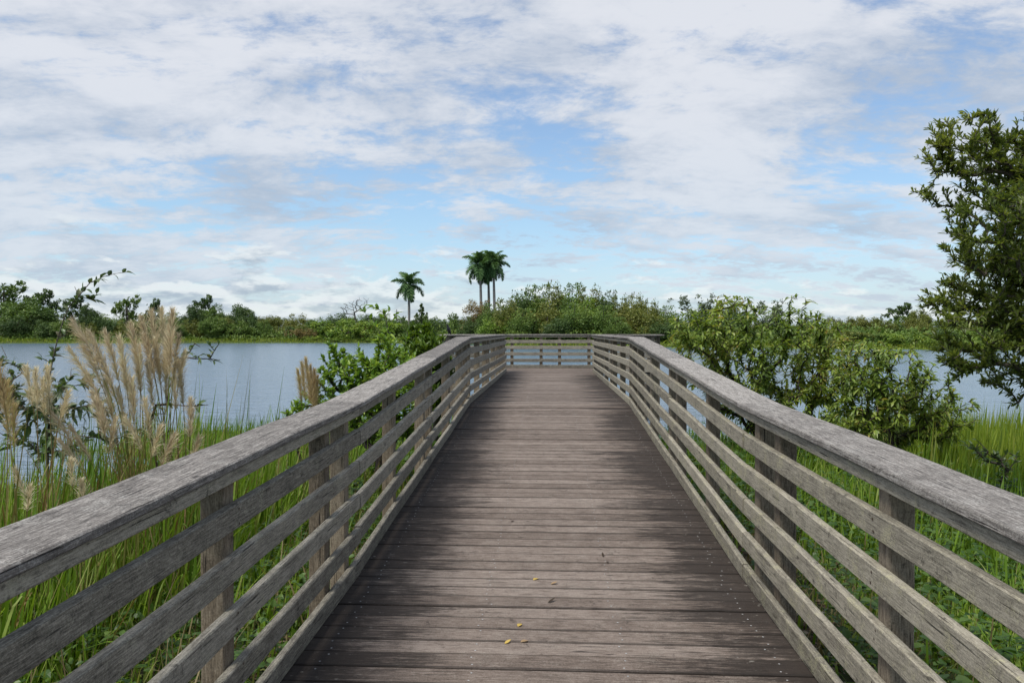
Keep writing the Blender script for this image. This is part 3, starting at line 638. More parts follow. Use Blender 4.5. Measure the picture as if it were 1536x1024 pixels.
plume_clump('low bent plume grass clump with drooping tips, below the pale blown plumes', 150, 4.6, [(100, 612, .30, -.4), (128, 640, .28, -.3), (160, 600, .30, -.2), (112, 660, .24, -.3), (175, 630, .26, .1)], M['plume'], 55, 80, .9)
plume_clump('short plume grass clump of ragged tan heads below the tallest clump', 230, 4.7, [(210, 628, .26, -.3), (235, 640, .26, .25), (250, 652, .24, .35), (225, 600, .30, 0), (290, 600, .3, .05), (300, 655, .24, .1)], M['plume'], 56, 80, .9)
plume_clump('lowest plume grass clump with small cream tufts near the railing', 90, 3.9, [(36, 706, .18, -.1), (50, 730, .16, .05), (130, 722, .20, .0), (108, 690, .18, .1)], M['plumepale'], 57, 70, .7)
plume_clump('stout brown bottlebrush plume standing alone before the glossy shrub', 466, 7.8, [(458, 545, .50, -.04), (463, 540, .55, .0), (469, 550, .5, .03), (474, 556, .45, .06), (453, 556, .42, -.08), (466, 562, .45, .02), (478, 566, .4, .07)], M['plumedark'], 58, 50, .8)

# ------------------------------------------------------------------ grass, weeds, litter (uncountable cover)
def inside_view(P, marg=.25):
    d = np.stack([P[:, 0], P[:, 1]], -1); s = d[:, 0] / np.maximum(P[:, 1], .3)
    return (s > -.85 - marg) & (s < .72 + marg)
def grass_area(name, mat, n, xr, yr, h, wd, seed, kind=True, hfun=None, mask=None, lean=.5, clump=True, stations=6, droop=(.0, 1.15)):
    rng = np.random.default_rng(seed)
    x = rng.uniform(*xr, n); yy = yr[0] + (yr[1] - yr[0]) * rng.random(n) ** 1.25
    if clump:
        c = rng.integers(0, n // 9, n); cxs = x[:n // 9]; cys = yy[:n // 9]; sc = .035 + .012 * cys[c]
        x = np.clip(cxs[c] + rng.normal(size=n) * sc, *xr); yy = cys[c] + rng.normal(size=n) * sc
    z = ground_z(x, yy); P = np.stack([x, yy, z - .02], -1); ok = inside_view(P) & (z > -.12)
    if mask is not None: ok &= mask(x, yy, rng)
    P = P[ok]; n = len(P); hh = h * rng.uniform(.45, 1.2, n)
    if hfun is not None: hh = hh * hfun(P[:, 0], P[:, 1])
    a = rng.random(n) * 6.28; ln = np.abs(rng.normal(size=n)) * lean + .04
    if clump:
        ca = rng.random(4000) * 6.28; cs = rng.random(4000) ** 1.5; cl = (c[ok] % 4000); a = np.where(rng.random(n) < .6, ca[cl] + rng.normal(size=n) * .6, a); ln = ln * (.5 + 1.3 * cs[cl]); hh = hh * (.7 + .6 * rng.random(4000)[cl])
    D = np.stack([np.cos(a) * ln + .08, np.sin(a) * ln, np.ones(n)], -1); Nn = np.stack([-np.cos(a), -np.sin(a), ln], -1)
    mb = MB(); ts = np.linspace(0, 1, stations); ws = np.interp(ts, [0, .3, .6, 1], [.75, 1, .8, .05])
    blades(mb, P, D, Nn, hh, wd * rng.uniform(.6, 1.3, n) * (1 + .04 * P[:, 1]), -.1 * rng.random(n), np.clip(rng.normal(.48, .24, n) + (.0 if not clump else (rng.random(4000)[cl] - .5) * .35), 0, 1), ts, ws, droop=rng.uniform(*droop, n))
    return tag(mb.build(name, mat), kind='stuff')
lh = lambda x, y: .32 + .68 * np.clip((np.abs(x) - 1.4) / 1.9, 0, 1) + .28 * vnoise(x * 1.1, y * 1.1)
offwalk = lambda x, y, rng: (np.abs(x) > 1.36 + .25 * rng.random(len(x)))
bare = lambda x, y, rng: offwalk(x, y, rng) & ((np.abs(x) > 2.3 + .6 * vnoise(x * 2, y * 2)) | (rng.random(len(x)) < .22))
grass_area('tall_grass', M['grass'], 56000, (-7, -1.3), (.6, 8), .66, .0125, 61, hfun=lh, mask=bare)
grass_area('tall_grass', M['grass'], 62000, (-13, -1.3), (4.5, 17.8), .72, .013, 62, hfun=lh, mask=offwalk)
grass_area('marsh_grass', M['grass_sun'], 20000, (-12, -2.5), (7.5, 17.5), .6, .012, 63, hfun=lh, mask=lambda x, y, r: vnoise(x * .5, y * .5) > .0, stations=4)
grass_area('tall_grass', M['grass'], 54000, (1.3, 7.5), (.6, 9), .72, .0125, 64, hfun=lh, mask=bare)
grass_area('tall_grass', M['grass'], 34000, (1.3, 13), (8, 16.5), .70, .012, 65, hfun=lh, mask=offwalk)
grass_area('marsh_grass', M['grass_sun'], 40000, (4.2, 16), (7.0, 16), .85, .012, 66, lean=.18, mask=lambda x, y, r: (x > 5.2 + .6 * vnoise(x, y)), droop=(0, .3))
grass_area('reeds', M['grass'], 8000, (-9.5, -2.5), (3.4, 9.5), 1.25, .012, 69, mask=lambda x, y, r: vnoise(x * .7, y * .8) + .5 * r.random(len(x)) > .05, lean=.34, droop=(0, .9))
grass_area('tall_grass', M['grass'], 36000, (-11, -2.4), (4.0, 12.5), 1.05, .012, 76, hfun=lambda x, y: .75 + .35 * vnoise(x * .8, y * .7), mask=lambda x, y, r: vnoise(x * .6 + 2, y * .6) + .7 * r.random(len(x)) > .1)
grass_area('reeds', M['stalk'], 1700, (-9.5, -2.4), (3.4, 9.0), 1.5, .008, 70, mask=lambda x, y, r: vnoise(x * .7, y * .8) + .5 * r.random(len(x)) > .15, lean=.18, droop=(0, .35))
grass_area('dry_grass', M['straw'], 4500, (-7, -1.35), (1, 10), .75, .007, 67, mask=offwalk, clump=False, lean=.6)
grass_area('dry_grass', M['straw'], 5000, (1.35, 7), (1, 9), .5, .007, 68, mask=offwalk, clump=False, lean=.7)
def weed_area(name, n, xr, yr, L, W, h, seed, mat, mask=None):
    rng = np.random.default_rng(seed); c = rng.integers(0, n // 14, n); cx_ = rng.uniform(*xr, n // 14); cy_ = yr[0] + (yr[1] - yr[0]) * rng.random(n // 14) ** 1.2
    x = cx_[c] + rng.normal(size=n) * .09; yy = cy_[c] + rng.normal(size=n) * .09; z = ground_z(x, yy)
    ok = (np.abs(x) > 1.34) & (z > -.1)
    if mask is not None: ok &= mask(x, yy, rng)
    x, yy, z = x[ok], yy[ok], z[ok]; n = len(x); P = np.stack([x, yy, z + h * rng.random(n) ** .8], -1)
    D = rand_unit(n, rng); D[:, 2] = np.abs(D[:, 2]) * .4; Nn = unit(np.array((0, 0, 1.)) + rand_unit(n, rng) * .5)
    mb = MB(); blades(mb, P, D, Nn, L * rng.uniform(.5, 1.3, n), W * rng.uniform(.6, 1.25, n), .25 * rng.random(n), np.clip(rng.normal(.45, .25, n), 0, 1), (0, .25, .6, 1), (.25, .95, .85, .06), fold=.2, droop=.15)
    return tag(mb.build(name, mat), kind='stuff')
weed_area('ground_cover', 11000, (-4.2, -1.35), (1.0, 8), .06, .036, .28, 71, M['weeds'])
weed_area('ground_cover', 17000, (1.35, 4.8), (1.0, 9), .062, .042, .40, 72, M['weeds'], mask=lambda x, y, r: (x > 1.75 + .35 * vnoise(x * 2, y * 1.5)) | (r.random(len(x)) < .2))
weed_area('ground_cover', 9000, (-11, -1.4), (8, 18), .13, .075, .35, 73, M['weeds'])
weed_area('ground_cover', 7000, (1.4, 9), (7, 15), .11, .05, .45, 74, M['weeds'])
# dead leaves and shell bits in the bare strip along the deck
rng = np.random.default_rng(75); n = 9000; sd = np.where(rng.random(n) < .5, -1, 1); x = sd * (1.22 + np.abs(rng.normal(size=n)) * .38); yy = .8 + 7.5 * rng.random(n) ** 1.3
mb = MB(); D = rand_unit(n, rng); D[:, 2] *= .3; blades(mb, np.stack([x, yy, ground_z(x, yy) + .012 + .02 * rng.random(n)], -1), D, np.array((0, 0, 1.)) + rand_unit(n, rng) * .5, rng.uniform(.015, .07, n), rng.uniform(.008, .03, n), .2, rng.random(n) ** 1.5, (0, .5, 1), (.3, 1, .1), fold=.3)
tag(mb.build('leaf_litter', M['litter']), kind='stuff')

# ------------------------------------------------------------------ far shore trees
def crown_mesh(blobs, nleaf, size, rng, shell=.55, fl=.5):
    """leaf clusters spread through a union of ellipsoids, thinner inside, with ragged sub-clumps on the surface"""
    sub = []
    for c, r in blobs:
        k = max(6, int(10 * (r[0] * r[2]) ** .5))
        d = rand_unit(k, rng); s = rng.uniform(.62, 1.0, k)
        cc = np.array(c) + d * np.array(r) * s[:, None]
        for q_ in cc: sub.append((q_, min(r) * rng.uniform(.26, .44)))
    sc = np.array([s_[0] for s_ in sub]); sr = np.array([s_[1] for s_ in sub]); pr = sr ** 2; pr /= pr.sum()
    ch = rng.choice(len(sub), nleaf, p=pr); d = rand_unit(nleaf, rng); rad = sr[ch] * rng.random(nleaf) ** .4
    P = sc[ch] + d * rad[:, None] * np.array((1, 1, .85)); tint = rng.random(len(sub))[ch]
    D = unit(d * .6 + rand_unit(nleaf, rng) * .8 + np.array((0, 0, .15))); Nn = unit(d + np.array((0, 0, .7)) + rand_unit(nleaf, rng) * .5)
    mb = MB(); blades(mb, P, D, Nn, size * rng.uniform(.6, 1.3, nleaf), size * .6 * rng.uniform(.6, 1.2, nleaf), .1, np.clip(.45 * tint + .55 * rng.random(nleaf), 0, 1), (0, .5, 1), (.25, 1, .1))
    return mb, sc
PROTO = {}
def proto(kind, colour):
    """unit-ish prototypes (about 8 m wide, 9 m tall) of the kinds of far tree"""
    key = (kind, colour)
    if key in PROTO: return PROTO[key]
    rng = np.random.default_rng(abs(hash(kind)) % 1 + sum(map(ord, kind)) * 7 + sum(map(ord, colour)))
    tr = MB()
    if kind == 'round':
        blobs = [((0, 0, 5.2), (3.2, 3.2, 3.2))] + [((math.cos(a) * 2.3, math.sin(a) * 2.3, 4.0 + rng.random() * 2.2), (1.9, 1.9, 1.7)) for a in rng.random(7) * 6.28]; nl = 9500; s = .36
        th = 4.5
    elif kind == 'mound':
        blobs = [((0, 0, 4.0), (3.4, 3.4, 3.6))] + [((math.cos(a) * 2.4, math.sin(a) * 2.4, rng.uniform(1.5, 5)), (1.8, 1.8, 2.0)) for a in rng.random(9) * 6.28] + [((rng.normal() * 1.3, rng.normal() * 1.3, 7.6), (.7, .7, 1.1)) for _ in range(6)]; nl = 9000; s = .36
        th = 4
    elif kind == 'pine':
        blobs = [((rng.normal() * 1.0, rng.normal() * 1.0, z), (rng.uniform(1.0, 1.9), rng.uniform(1.0, 1.9), .75)) for z in (4.6, 5.4, 6.2, 6.8, 7.3, 7.9, 8.3)] + [((x_, 0, z), (1.1, 1.1, .6)) for x_, z in ((-2.6, 6.0), (2.4, 6.9), (-1.8, 7.5), (1.4, 5.2))]; nl = 2600; s = .40
        th = 7.8
    elif kind == 'feather':
        blobs = [((rng.normal() * 1.6, rng.normal() * 1.4, rng.uniform(2, 7)), (.9, .9, 1.9)) for _ in range(16)] + [((rng.normal() * 1.8, rng.normal() * 1.2, rng.uniform(7, 8.2)), (.4, .4, 1.0)) for _ in range(8)]; nl = 4200; s = .36
        th = 7
    elif kind == 'bush':
        blobs = [((rng.normal() * 1.9, rng.normal() * 1.5, rng.uniform(1.2, 5.2)), (1.7, 1.7, 1.8)) for _ in range(11)] + [((rng.uniform(-3, 3), rng.normal(), 1.2), (1.4, 1.4, 1.3)) for _ in range(5)]; nl = 5200; s = .42
        th = 3
    elif kind == 'conifer':
        blobs = [((math.cos(a) * (8.6 - z) * .28, math.sin(a) * (8.6 - z) * .28, z), ((8.9 - z) * .30 + .2, (8.9 - z) * .30 + .2, .35)) for z, a in zip(np.linspace(2.5, 8.6, 16), rng.random(16) * 6.28)]; nl = 2200; s = .36
        th = 8.4
    mb, sc = crown_mesh(blobs, nl, s, rng)
    pathtube(tr, [(0, 0, -.6), (.1, 0, th * .3), (0, .1, th * .65), (.1, 0, th)], [.26, .2, .14, .05], 7)
    pick = sc[rng.choice(len(sc), min(len(sc), 12), replace=False)]
    for q_ in pick: pathtube(tr, [(0, 0, max(1., q_[2] * .45)), tuple(q_ * np.array((.5, .5, .8))), tuple(q_)], [.11, .07, .03], 5)
    root = bpy.data.objects.new('tree', None); COL.objects.link(root)
    tr.build('trunk', M['bark'], root, smooth=True); mb.build('crown', M['far_' + colour], root)
    PROTO[key] = [root, False]; return PROTO[key]
HT = {'round': 8.6, 'mound': 8.5, 'pine': 8.8, 'feather': 8.9, 'bush': 6.8, 'conifer': 8.9}
WD = {'round': 8.2, 'mound': 8.2, 'pine': 6.6, 'feather': 6.4, 'bush': 8.0, 'conifer': 4.2}
NAMES = {'round': 'round_tree', 'mound': 'bushy_tree', 'pine': 'pine_tree', 'feather': 'feathery_tree', 'bush': 'bush', 'conifer': 'conifer'}
def far_tree(kind, colour, px, wpx, top, Y_, label, group=None):
    pr = proto(kind, colour)
    if not pr[1]: o = pr[0]; pr[1] = True
    else: o = copy_tree(pr[0])
    for c in o.children: pass
    x_ = xat(px, Y_); gz = max(0.0, float(ground_z(x_, Y_))); h = E + (497 - top) / F * Y_ - gz
    sx = wpx / F * Y_ / WD[kind]; o.location = (x_, Y_, gz - .1); o.scale = (sx, sx * random.uniform(.9, 1.1), h / HT[kind]); o.rotation_euler.z = random.uniform(-.6, .6)
    o.name = NAMES[kind]; tag(o, label, 'bush' if kind == 'bush' else 'tree', group)
    if 'group' in o.keys() and not group: del o['group']
    return o
G1, G2, G3 = 'trees on the far left shore', 'trees of the wooded mound behind the platform', 'trees on the far right shore'
def D_(px, extra=6): return float(yfar((px - 824) / F)) + extra
far_tree('round', 'mid', 42, 86, 440, D_(42, 10), 'big dome-shaped green tree at the left end of the far shore', G1)
far_tree('pine', 'mid', 5, 70, 422, D_(0, 24), 'tall clumpy tree above and left of the big dome-shaped tree', G1)
far_tree('pine', 'dark', 55, 60, 434, D_(55, 30), 'ragged dark tree top peeping over the dome-shaped tree', G1)
far_tree('pine', 'dark', 108, 44, 442, D_(108, 22), 'wispy pine behind the arching branch', G1)
far_tree('round', 'dark', 134, 34, 457, D_(134, 14), 'small dark round-headed tree right of the wispy pine', G1)
far_tree('pine', 'mid', 190, 40, 443, D_(190, 16), 'tall narrow leafy tree left of the tallest plume grass', G1)
far_tree('pine', 'dark', 231, 30, 448, D_(231, 20), 'slim dark pine just behind the tallest plumes', G1)
far_tree('pine', 'dark', 303, 40, 443, D_(303, 18), 'umbrella-topped pine rising over the left shore trees', G1)
far_tree('round', 'dark', 290, 40, 456, D_(290, 12), 'rounded dark tree under the umbrella-topped pine', G1)
far_tree('round', 'mid', 323, 44, 455, D_(323, 13), 'green rounded tree right of the umbrella-topped pine', G1)
far_tree('round', 'dark', 360, 46, 455, D_(360, 12), 'dark rounded tree at the right end of the tall left shore trees', G1)
far_tree('bush', 'mid', 345, 50, 474, D_(345, 6), 'mid green bush below the dark rounded tree on the left shore', G1)
far_tree('bush', 'russet', 452, 34, 489, D_(452, 4), 'reddish-brown bush on the far left shore', G1)
far_tree('bush', 'bright', 522, 74, 474, D_(522, 5), 'broad yellow-green bush left of the lone royal palm', G1)
far_tree('bush', 'bright', 470, 22, 502, D_(470, 2), 'low bright green bush at the waterline of the left shore', G1)
far_tree('bush', 'bright', 575, 62, 478, D_(575, 6), 'yellow-green bush behind the tall sapling', G1)
far_tree('conifer', 'dark', 632, 26, 455, D_(632, 22), 'tiered dark conifer right of the lone royal palm', G1)
far_tree('bush', 'dark', 612, 46, 474, D_(612, 20), 'dark bush at the foot of the lone royal palm', G1)
far_tree('bush', 'dark', 655, 50, 478, D_(655, 15), 'dark green bush right of the tiered conifer', G1)
far_tree('bush', 'mid', 690, 36, 466, D_(690, 14), 'grey-green rounded bush left of the three royal palms', G1)
same = 'low green tree in the unbroken treeline of the far left shore'
for px in list(range(-60, 420, 27)):
    far_tree(random.choice(['bush', 'round', 'mound']), random.choice(['mid', 'olive', 'dark', 'bright']), px + random.uniform(-8, 8), random.uniform(30, 50), random.uniform(472, 484), D_(px, random.uniform(3, 9)), same, 'low trees of the left treeline')
for px in list(range(-80, 700, 22)):
    far_tree(random.choice(['round', 'mound', 'bush']), random.choice(['dark', 'mid', 'olive']), px + random.uniform(-8, 8), random.uniform(34, 52), random.uniform(468, 476), D_(px, random.uniform(30, 70)), same, 'low trees of the left treeline')
for px in list(range(390, 640, 24)):
    far_tree(random.choice(['bush', 'mound']), random.choice(['mid', 'olive', 'dark', 'bright']), px + random.uniform(-6, 6), random.uniform(28, 42), random.uniform(480, 490), D_(px, random.uniform(3, 12)), same, 'low trees of the left treeline')
# the wooded mound
mo = 'bushy tree in the wooded mound behind the lookout platform'
for (px, wpx, top, ex, col) in [(715, 54, 449, 10, 'russet'), (735, 50, 455, 7, 'mid'), (760, 56, 446, 6, 'olive'), (778, 60, 434, 14, 'dark'), (800, 62, 428, 16, 'mid'), (828, 64, 423, 18, 'olive'), (858, 62, 426, 17, 'mid'), (884, 58, 428, 16, 'olive'),
                                (906, 50, 436, 15, 'dark'), (930, 52, 442, 13, 'olive'), (953, 52, 440, 12, 'olive'), (975, 50, 449, 11, 'olive'), (998, 46, 459, 10, 'mid'), (820, 70, 452, 7, 'olive'), (862, 72, 455, 6, 'mid'), (880, 60, 446, 11, 'bright'),
                                (905, 66, 458, 6, 'mid'), (945, 70, 452, 7, 'olive'), (970, 60, 462, 5, 'olive'), (785, 60, 462, 4, 'mid'), (745, 56, 472, 3, 'bright'), (840, 60, 472, 3, 'dark'), (1015, 50, 470, 8, 'mid'), (705, 40, 474, 5, 'dark'), (925, 56, 476, 3, 'mid'), (985, 56, 478, 3, 'dark')]:
    far_tree('mound', col, px, wpx, top, D_(px, ex), mo, G2)
# right shore
far_tree('feather', 'bluish', 1056, 66, 438, D_(1056, 20), 'feathery grey-green tree above the olive shrub', G3)
far_tree('feather', 'bluish', 1163, 48, 447, D_(1163, 26), 'second feathery grey tree, behind the shrub sprig', G3)
far_tree('round', 'dark', 1100, 40, 461, D_(1100, 22), 'dark rounded tree between the two feathery trees', G3)
far_tree('pine', 'dark', 1347, 46, 457, D_(1347, 40), 'spreading pine rising over the right shore treeline', G3)
far_tree('round', 'olive', 1378, 40, 466, D_(1378, 26), 'yellowish tree half hidden by the large right tree', G3)
far_tree('bush', 'bright', 1360, 60, 496, D_(1360, 4), 'vivid lime bush at the water on the right shore', G3)
far_tree('bush', 'olive', 1285, 84, 494, D_(1285, 5), 'wide dull olive bush left of the vivid lime bush', G3)
rs = 'low tree in the unbroken treeline of the far right shore'
for px in list(range(1020, 1720, 26)):
    far_tree(random.choice(['round', 'mound', 'bush']), random.choice(['dark', 'mid', 'olive']), px + random.uniform(-8, 8), random.uniform(30, 48), random.uniform(474, 482), D_(px, random.uniform(14, 45)), rs, 'low trees of the right treeline')
for px in list(range(1020, 1720, 30)):
    far_tree('bush', random.choice(['mid', 'olive', 'bright', 'dark']), px + random.uniform(-8, 8), random.uniform(34, 56), random.uniform(490, 500), D_(px, random.uniform(4, 8)), rs, 'low trees of the right treeline')

# leafless tree on the left shore
rng = np.random.default_rng(81); Yb = D_(535, 12); bxx = xat(535, Yb)
T = sample_blobs([(at(525, 462, Yb), (2.6, 2, 1.6)), (at(543, 452, Yb), (2.0, 2, 1.3))], 90, rng)
pos, par, tips = skeleton([(bxx, Yb, .3), (bxx, Yb, 2), (bxx + .1, Yb, 3.6)], T, rng, .6, .02)
root = thing('bare_tree', 'leafless twiggy tree standing over the left shore bushes', 'tree', (bxx, Yb, .3)); mb = MB()
wood_from(mb, pos, par, tips, .03, .4, .2, 5); mb.build('trunk', M['drytwig'], root, origin=(bxx, Yb, .3))

# royal palms
def frond_mesh(seed):
    rng = np.random.default_rng(seed); mb = MB(); L = 4.2; ts = np.linspace(0, 1, 12)
    path = np.stack([L * (ts - .10 * ts ** 3), 0 * ts, L * (.55 * ts - .95 * ts ** 2.2) * .8], -1); pathtube(mb, path, np.linspace(.07, .015, 12), 5)
    n = 220; u = .12 + .88 * np.repeat(np.linspace(0, 1, n // 2), 2); p_ = np.stack([np.interp(u, ts, path[:, c]) for c in range(3)], -1); s = np.tile([-1, 1], n // 2)
    D = np.stack([.45 + .3 * u, s * 1.0, rng.normal(size=n) * .45 - .1], -1); blades(mb, p_, D, np.tile((0, 0, 1.), (n, 1)) + rand_unit(n, rng) * .3, 1.1 * np.sin(np.clip(u * .85 + .15, 0, 1) * math.pi) ** .5 * rng.uniform(.8, 1.1, n) + .1, .13, .1, np.clip(rng.normal(.5, .2, n), 0, 1), (0, .5, 1), (.6, 1, .1), droop=.35)
    return mb
def royal_palm(label, px, crown_y, Y_, nf, seed, lowang=-1.0, scale=1.0):
    rng = np.random.default_rng(seed); c = at(px, crown_y, Y_); gz = max(.2, float(ground_z(c[0], Y_))); H = c[2] - gz
    root = thing('royal_palm', label, 'palm tree', (c[0], Y_, gz), 'royal palms on the far shore')
    mb = MB(); zs = np.linspace(-.5, H - 1.3, 10); pathtube(mb, np.stack([.08 * np.sin(zs * .3), 0 * zs, zs], -1), np.interp(zs, [-.5, H * .3, H * .55, H - 1.3], [.30, .25, .29, .20]), 12); mb.build('trunk', M['palmtrunk'], root, smooth=True)
    mb = MB(); x0 = .08 * math.sin((H - 1.3) * .3); pathtube(mb, [(x0, 0, H - 1.3), (x0, 0, H - .8), (x0, 0, H + .1)], [.21, .20, .10], 12); mb.build('crownshaft', M['palmshaft'], root, smooth=True)
    for k in range(nf):
        fm = FR[k % len(FR)]; o = fm if k < len(FR) and not fm.users_collection else bpy.data.objects.new('frond', FR[k % len(FR)].data)
        if not o.users_collection: COL.objects.link(o)
        o.parent = root; el = (k + .5) / nf; pitch = R(72) - el * R(72 + 62) * 1.0 + rng.normal() * .08
        o.location = (x0, 0, H + .05); o.rotation_euler = (rng.normal() * .15, -pitch, k * 2.4 + rng.normal() * .2); s_ = scale * rng.uniform(.85, 1.1); o.scale = (s_, s_, s_)
FR = []
for sd in (1, 2, 3):
    o = frond_mesh(90 + sd).build('frond', M['far_palm']); COL.objects.unlink(o); FR.append(o)
royal_palm('lone royal palm standing apart, left of the three palms', 613, 428, D_(613, 10), 13, 91, scale=.98)
royal_palm('left palm of the three tall royal palms, its pale trunk in front', 721, 397, D_(722, 20), 20, 92, scale=1.02)
royal_palm('middle palm of the three tall royal palms, its trunk the darkest', 733, 401, D_(734, 26), 16, 93, scale=.9)
royal_palm('right palm of the three tall royal palms, above the russet tree', 741, 396, D_(743, 23), 18, 94, scale=.92)
# thin utility pole left of the palm
Yp = D_(595, 25); P = at(595, 464, Yp); root = thing('utility_pole', 'thin grey pole left of the lone royal palm', 'pole', (P[0], Yp, .3))
mb = MB(); pathtube(mb, [(0, 0, -.5), (0, 0, P[2] - .3)], [.13, .09], 8); pathtube(mb, [(-.5, 0, P[2] - .8), (.5, 0, P[2] - .8)], .05, 6); mb.build('shaft', M['pole'], root)

# low undergrowth and pale marsh fringe along the far water's edge
rng = np.random.default_rng(95); n = 42000; s = rng.uniform(-.95, .85, n); yy = yfar(s) + rng.uniform(1.5, 13, n); x = s * yy; z = np.maximum(0, ground_z(x, yy))
hh = (1.4 + 1.2 * vnoise(x * .25, yy * .3) + .6 * vnoise(x * .9, yy)) * np.clip((yy - yfar(s)) / 5, .25, 1.3); P = np.stack([x, yy, z + np.maximum(.1, hh) * rng.random(n)], -1)
mb = MB(); blades(mb, P, rand_unit(n, rng) + np.array((0, 0, .4)), rand_unit(n, rng) + np.array((0, -.3, .8)), rng.uniform(.3, .7, n), rng.uniform(.2, .4, n), .1, np.clip(.5 + .35 * vnoise(x * .2, yy * .2) + rng.normal(size=n) * .2, 0, 1), (0, .5, 1), (.25, 1, .1))
tag(mb.build('undergrowth', M['far_mid']), kind='stuff')
n = 30000; s = rng.uniform(-.95, .85, n); yy = yfar(s) + rng.uniform(-3.5, 4, n) + 1.5 * vnoise(s * 40, 0); x = s * yy; z = np.maximum(-.02, ground_z(x, yy))
mb = MB(); a = rng.random(n) * 6.28; blades(mb, np.stack([x, yy, z], -1), np.stack([np.cos(a) * .3, np.sin(a) * .3, np.ones(n)], -1), np.stack([-np.cos(a), -np.sin(a), .3 * np.ones(n)], -1), rng.uniform(.25, .9, n) * np.clip((yy - yfar(s) + 4) / 5, .3, 1.2), .10, 0, rng.random(n), (0, .5, 1), (.8, 1, .1), droop=.2)
tag(mb.build('marsh_fringe', M['grass_sun']), kind='stuff')

# ------------------------------------------------------------------ light
SUN_EL, SUN_AZ = R(60), R(-138)          # azimuth from +Y (view), negative = left, slightly behind the camera
sd = Vector((math.sin(SUN_AZ) * math.cos(SUN_EL), math.cos(SUN_AZ) * math.cos(SUN_EL), math.sin(SUN_EL)))
sun = bpy.data.lights.new('sun', 'SUN'); sun.energy = 3.2; sun.angle = R(28); sun.color = (1, .95, .87)
so = bpy.data.objects.new('sun', sun); COL.objects.link(so); so.rotation_euler = (-sd).to_track_quat('-Z', 'Y').to_euler(); so.location = (0, 0, 50)

wd = bpy.data.worlds.new('World'); scene.world = wd; wd.use_nodes = True; nt = wd.node_tree; nt.nodes.clear(); N = NT(nt)
sky = N.n('ShaderNodeTexSky', sky_type='NISHITA'); sky.sun_disc = False; sky.sun_elevation = SUN_EL; sky.sun_rotation = SUN_AZ; sky.altitude = 0; sky.air_density = 1.0; sky.dust_density = .2; sky.ozone_density = 2.6
tc = N.n('ShaderNodeTexCoord'); Dv = tc.outputs['Generated']; sp = N.n('ShaderNodeSeparateXYZ'); nt.links.new(Dv, sp.inputs[0])
dz_ = N.math('MAXIMUM', sp.outputs[2], 0.0)
den = N.math('ADD', dz_, .24)
cp = N.n('ShaderNodeCombineXYZ'); nt.links.new(N.math('DIVIDE', sp.outputs[0], den), cp.inputs[0]); nt.links.new(N.math('DIVIDE', sp.outputs[1], den), cp.inputs[1])
mp = N.n('ShaderNodeMapping'); nt.links.new(cp.outputs[0], mp.inputs[0]); mp.inputs['Rotation'].default_value = (0, 0, R(-14)); mp.inputs['Scale'].default_value = (.8, 1.1, 1)
wn = N.n('ShaderNodeTexNoise'); wn.inputs['Scale'].default_value = 1.6; wn.inputs['Detail'].default_value = 3; nt.links.new(mp.outputs[0], wn.inputs['Vector'])
wv = N.vmath('ADD', mp.outputs[0], N.vmath('MULTIPLY', N.vmath('SUBTRACT', wn.outputs['Color'], (.5, .5, .5)), (.20, .20, 0)))
big = N.noise(wv, 1.3, 4, .55, .2)
mid = N.noise(wv, 5.2, 8, .66, .1)
rip = N.noise(wv, 17.0, 7, .66, .1)
# rows of altocumulus: a bent wave pattern broken up by noise
wvt = N.n('ShaderNodeTexWave'); wvt.wave_type = 'BANDS'; wvt.bands_direction = 'Y'; wvt.inputs['Scale'].default_value = 1.35; wvt.inputs['Distortion'].default_value = 5; wvt.inputs['Detail'].default_value = 4; wvt.inputs['Detail Scale'].default_value = 1.6; wvt.inputs['Detail Roughness'].default_value = .62; nt.links.new(wv, wvt.inputs['Vector'])
# broad thin and thick regions of the cloud sheet, by direction
def blob(px, py, ang, amt):
    d = (fw + rt * ((px - 768) / F) + up * ((512 - py) / F)).normalized()
    dt = N.vmath('DOT_PRODUCT', Dv, tuple(d)); return N.math('MULTIPLY', N.rng(dt, math.cos(R(ang)), 1.0), amt)
cov = None
for b_ in [(1180, 140, 24, .10), (1440, 40, 10, .07), (1050, 270, 10, .04), (250, 40, 30, .10), (60, 250, 20, .09), (480, 170, 13, .05), (950, 60, 14, .05), (1200, 200, 9, .06), (1010, 200, 8, .03), (1440, 180, 6, .05), (780, 330, 9, .05), (1050, 345, 9, .05), (1300, 340, 9, .05), (1300, 60, 14, .05),
           (880, 45, 9, .11), (840, 195, 6, -.19), (775, 160, 4, -.07), (870, 245, 5, -.07), (600, 262, 6, -.11), (480, 298, 5, -.16), (300, 292, 5, -.16), (170, 290, 5, -.08), (650, 290, 4, -.06), (1390, 112, 5, -.16), (1500, 95, 5, -.14), (1320, 130, 4, -.08), (1270, 235, 6, -.21), (1350, 215, 5, -.12), (1180, 240, 4, -.08),
           (1000, 395, 8, -.12), (800, 400, 7, -.12), (1250, 395, 8, -.08), (620, 375, 6, -.10), (300, 340, 5, -.05), (490, 125, 3, -.10), (910, 85, 3, -.09), (1100, 60, 4, -.07), (1250, 30, 5, -.05)]:
    v = blob(*b_); cov = v if cov is None else N.math('ADD', cov, v)
ctr = lambda f, k: N.math('MULTIPLY', N.math('SUBTRACT', f, .5), k)
val = N.math('ADD', N.math('ADD', ctr(big, .36), ctr(mid, .70)), N.math('ADD', ctr(rip, .78), cov))
val = N.math('ADD', N.math('ADD', val, ctr(wvt.outputs['Fac'], .13)), .5)
veil = N.rng(val, .26, .66, .14, 1.0)
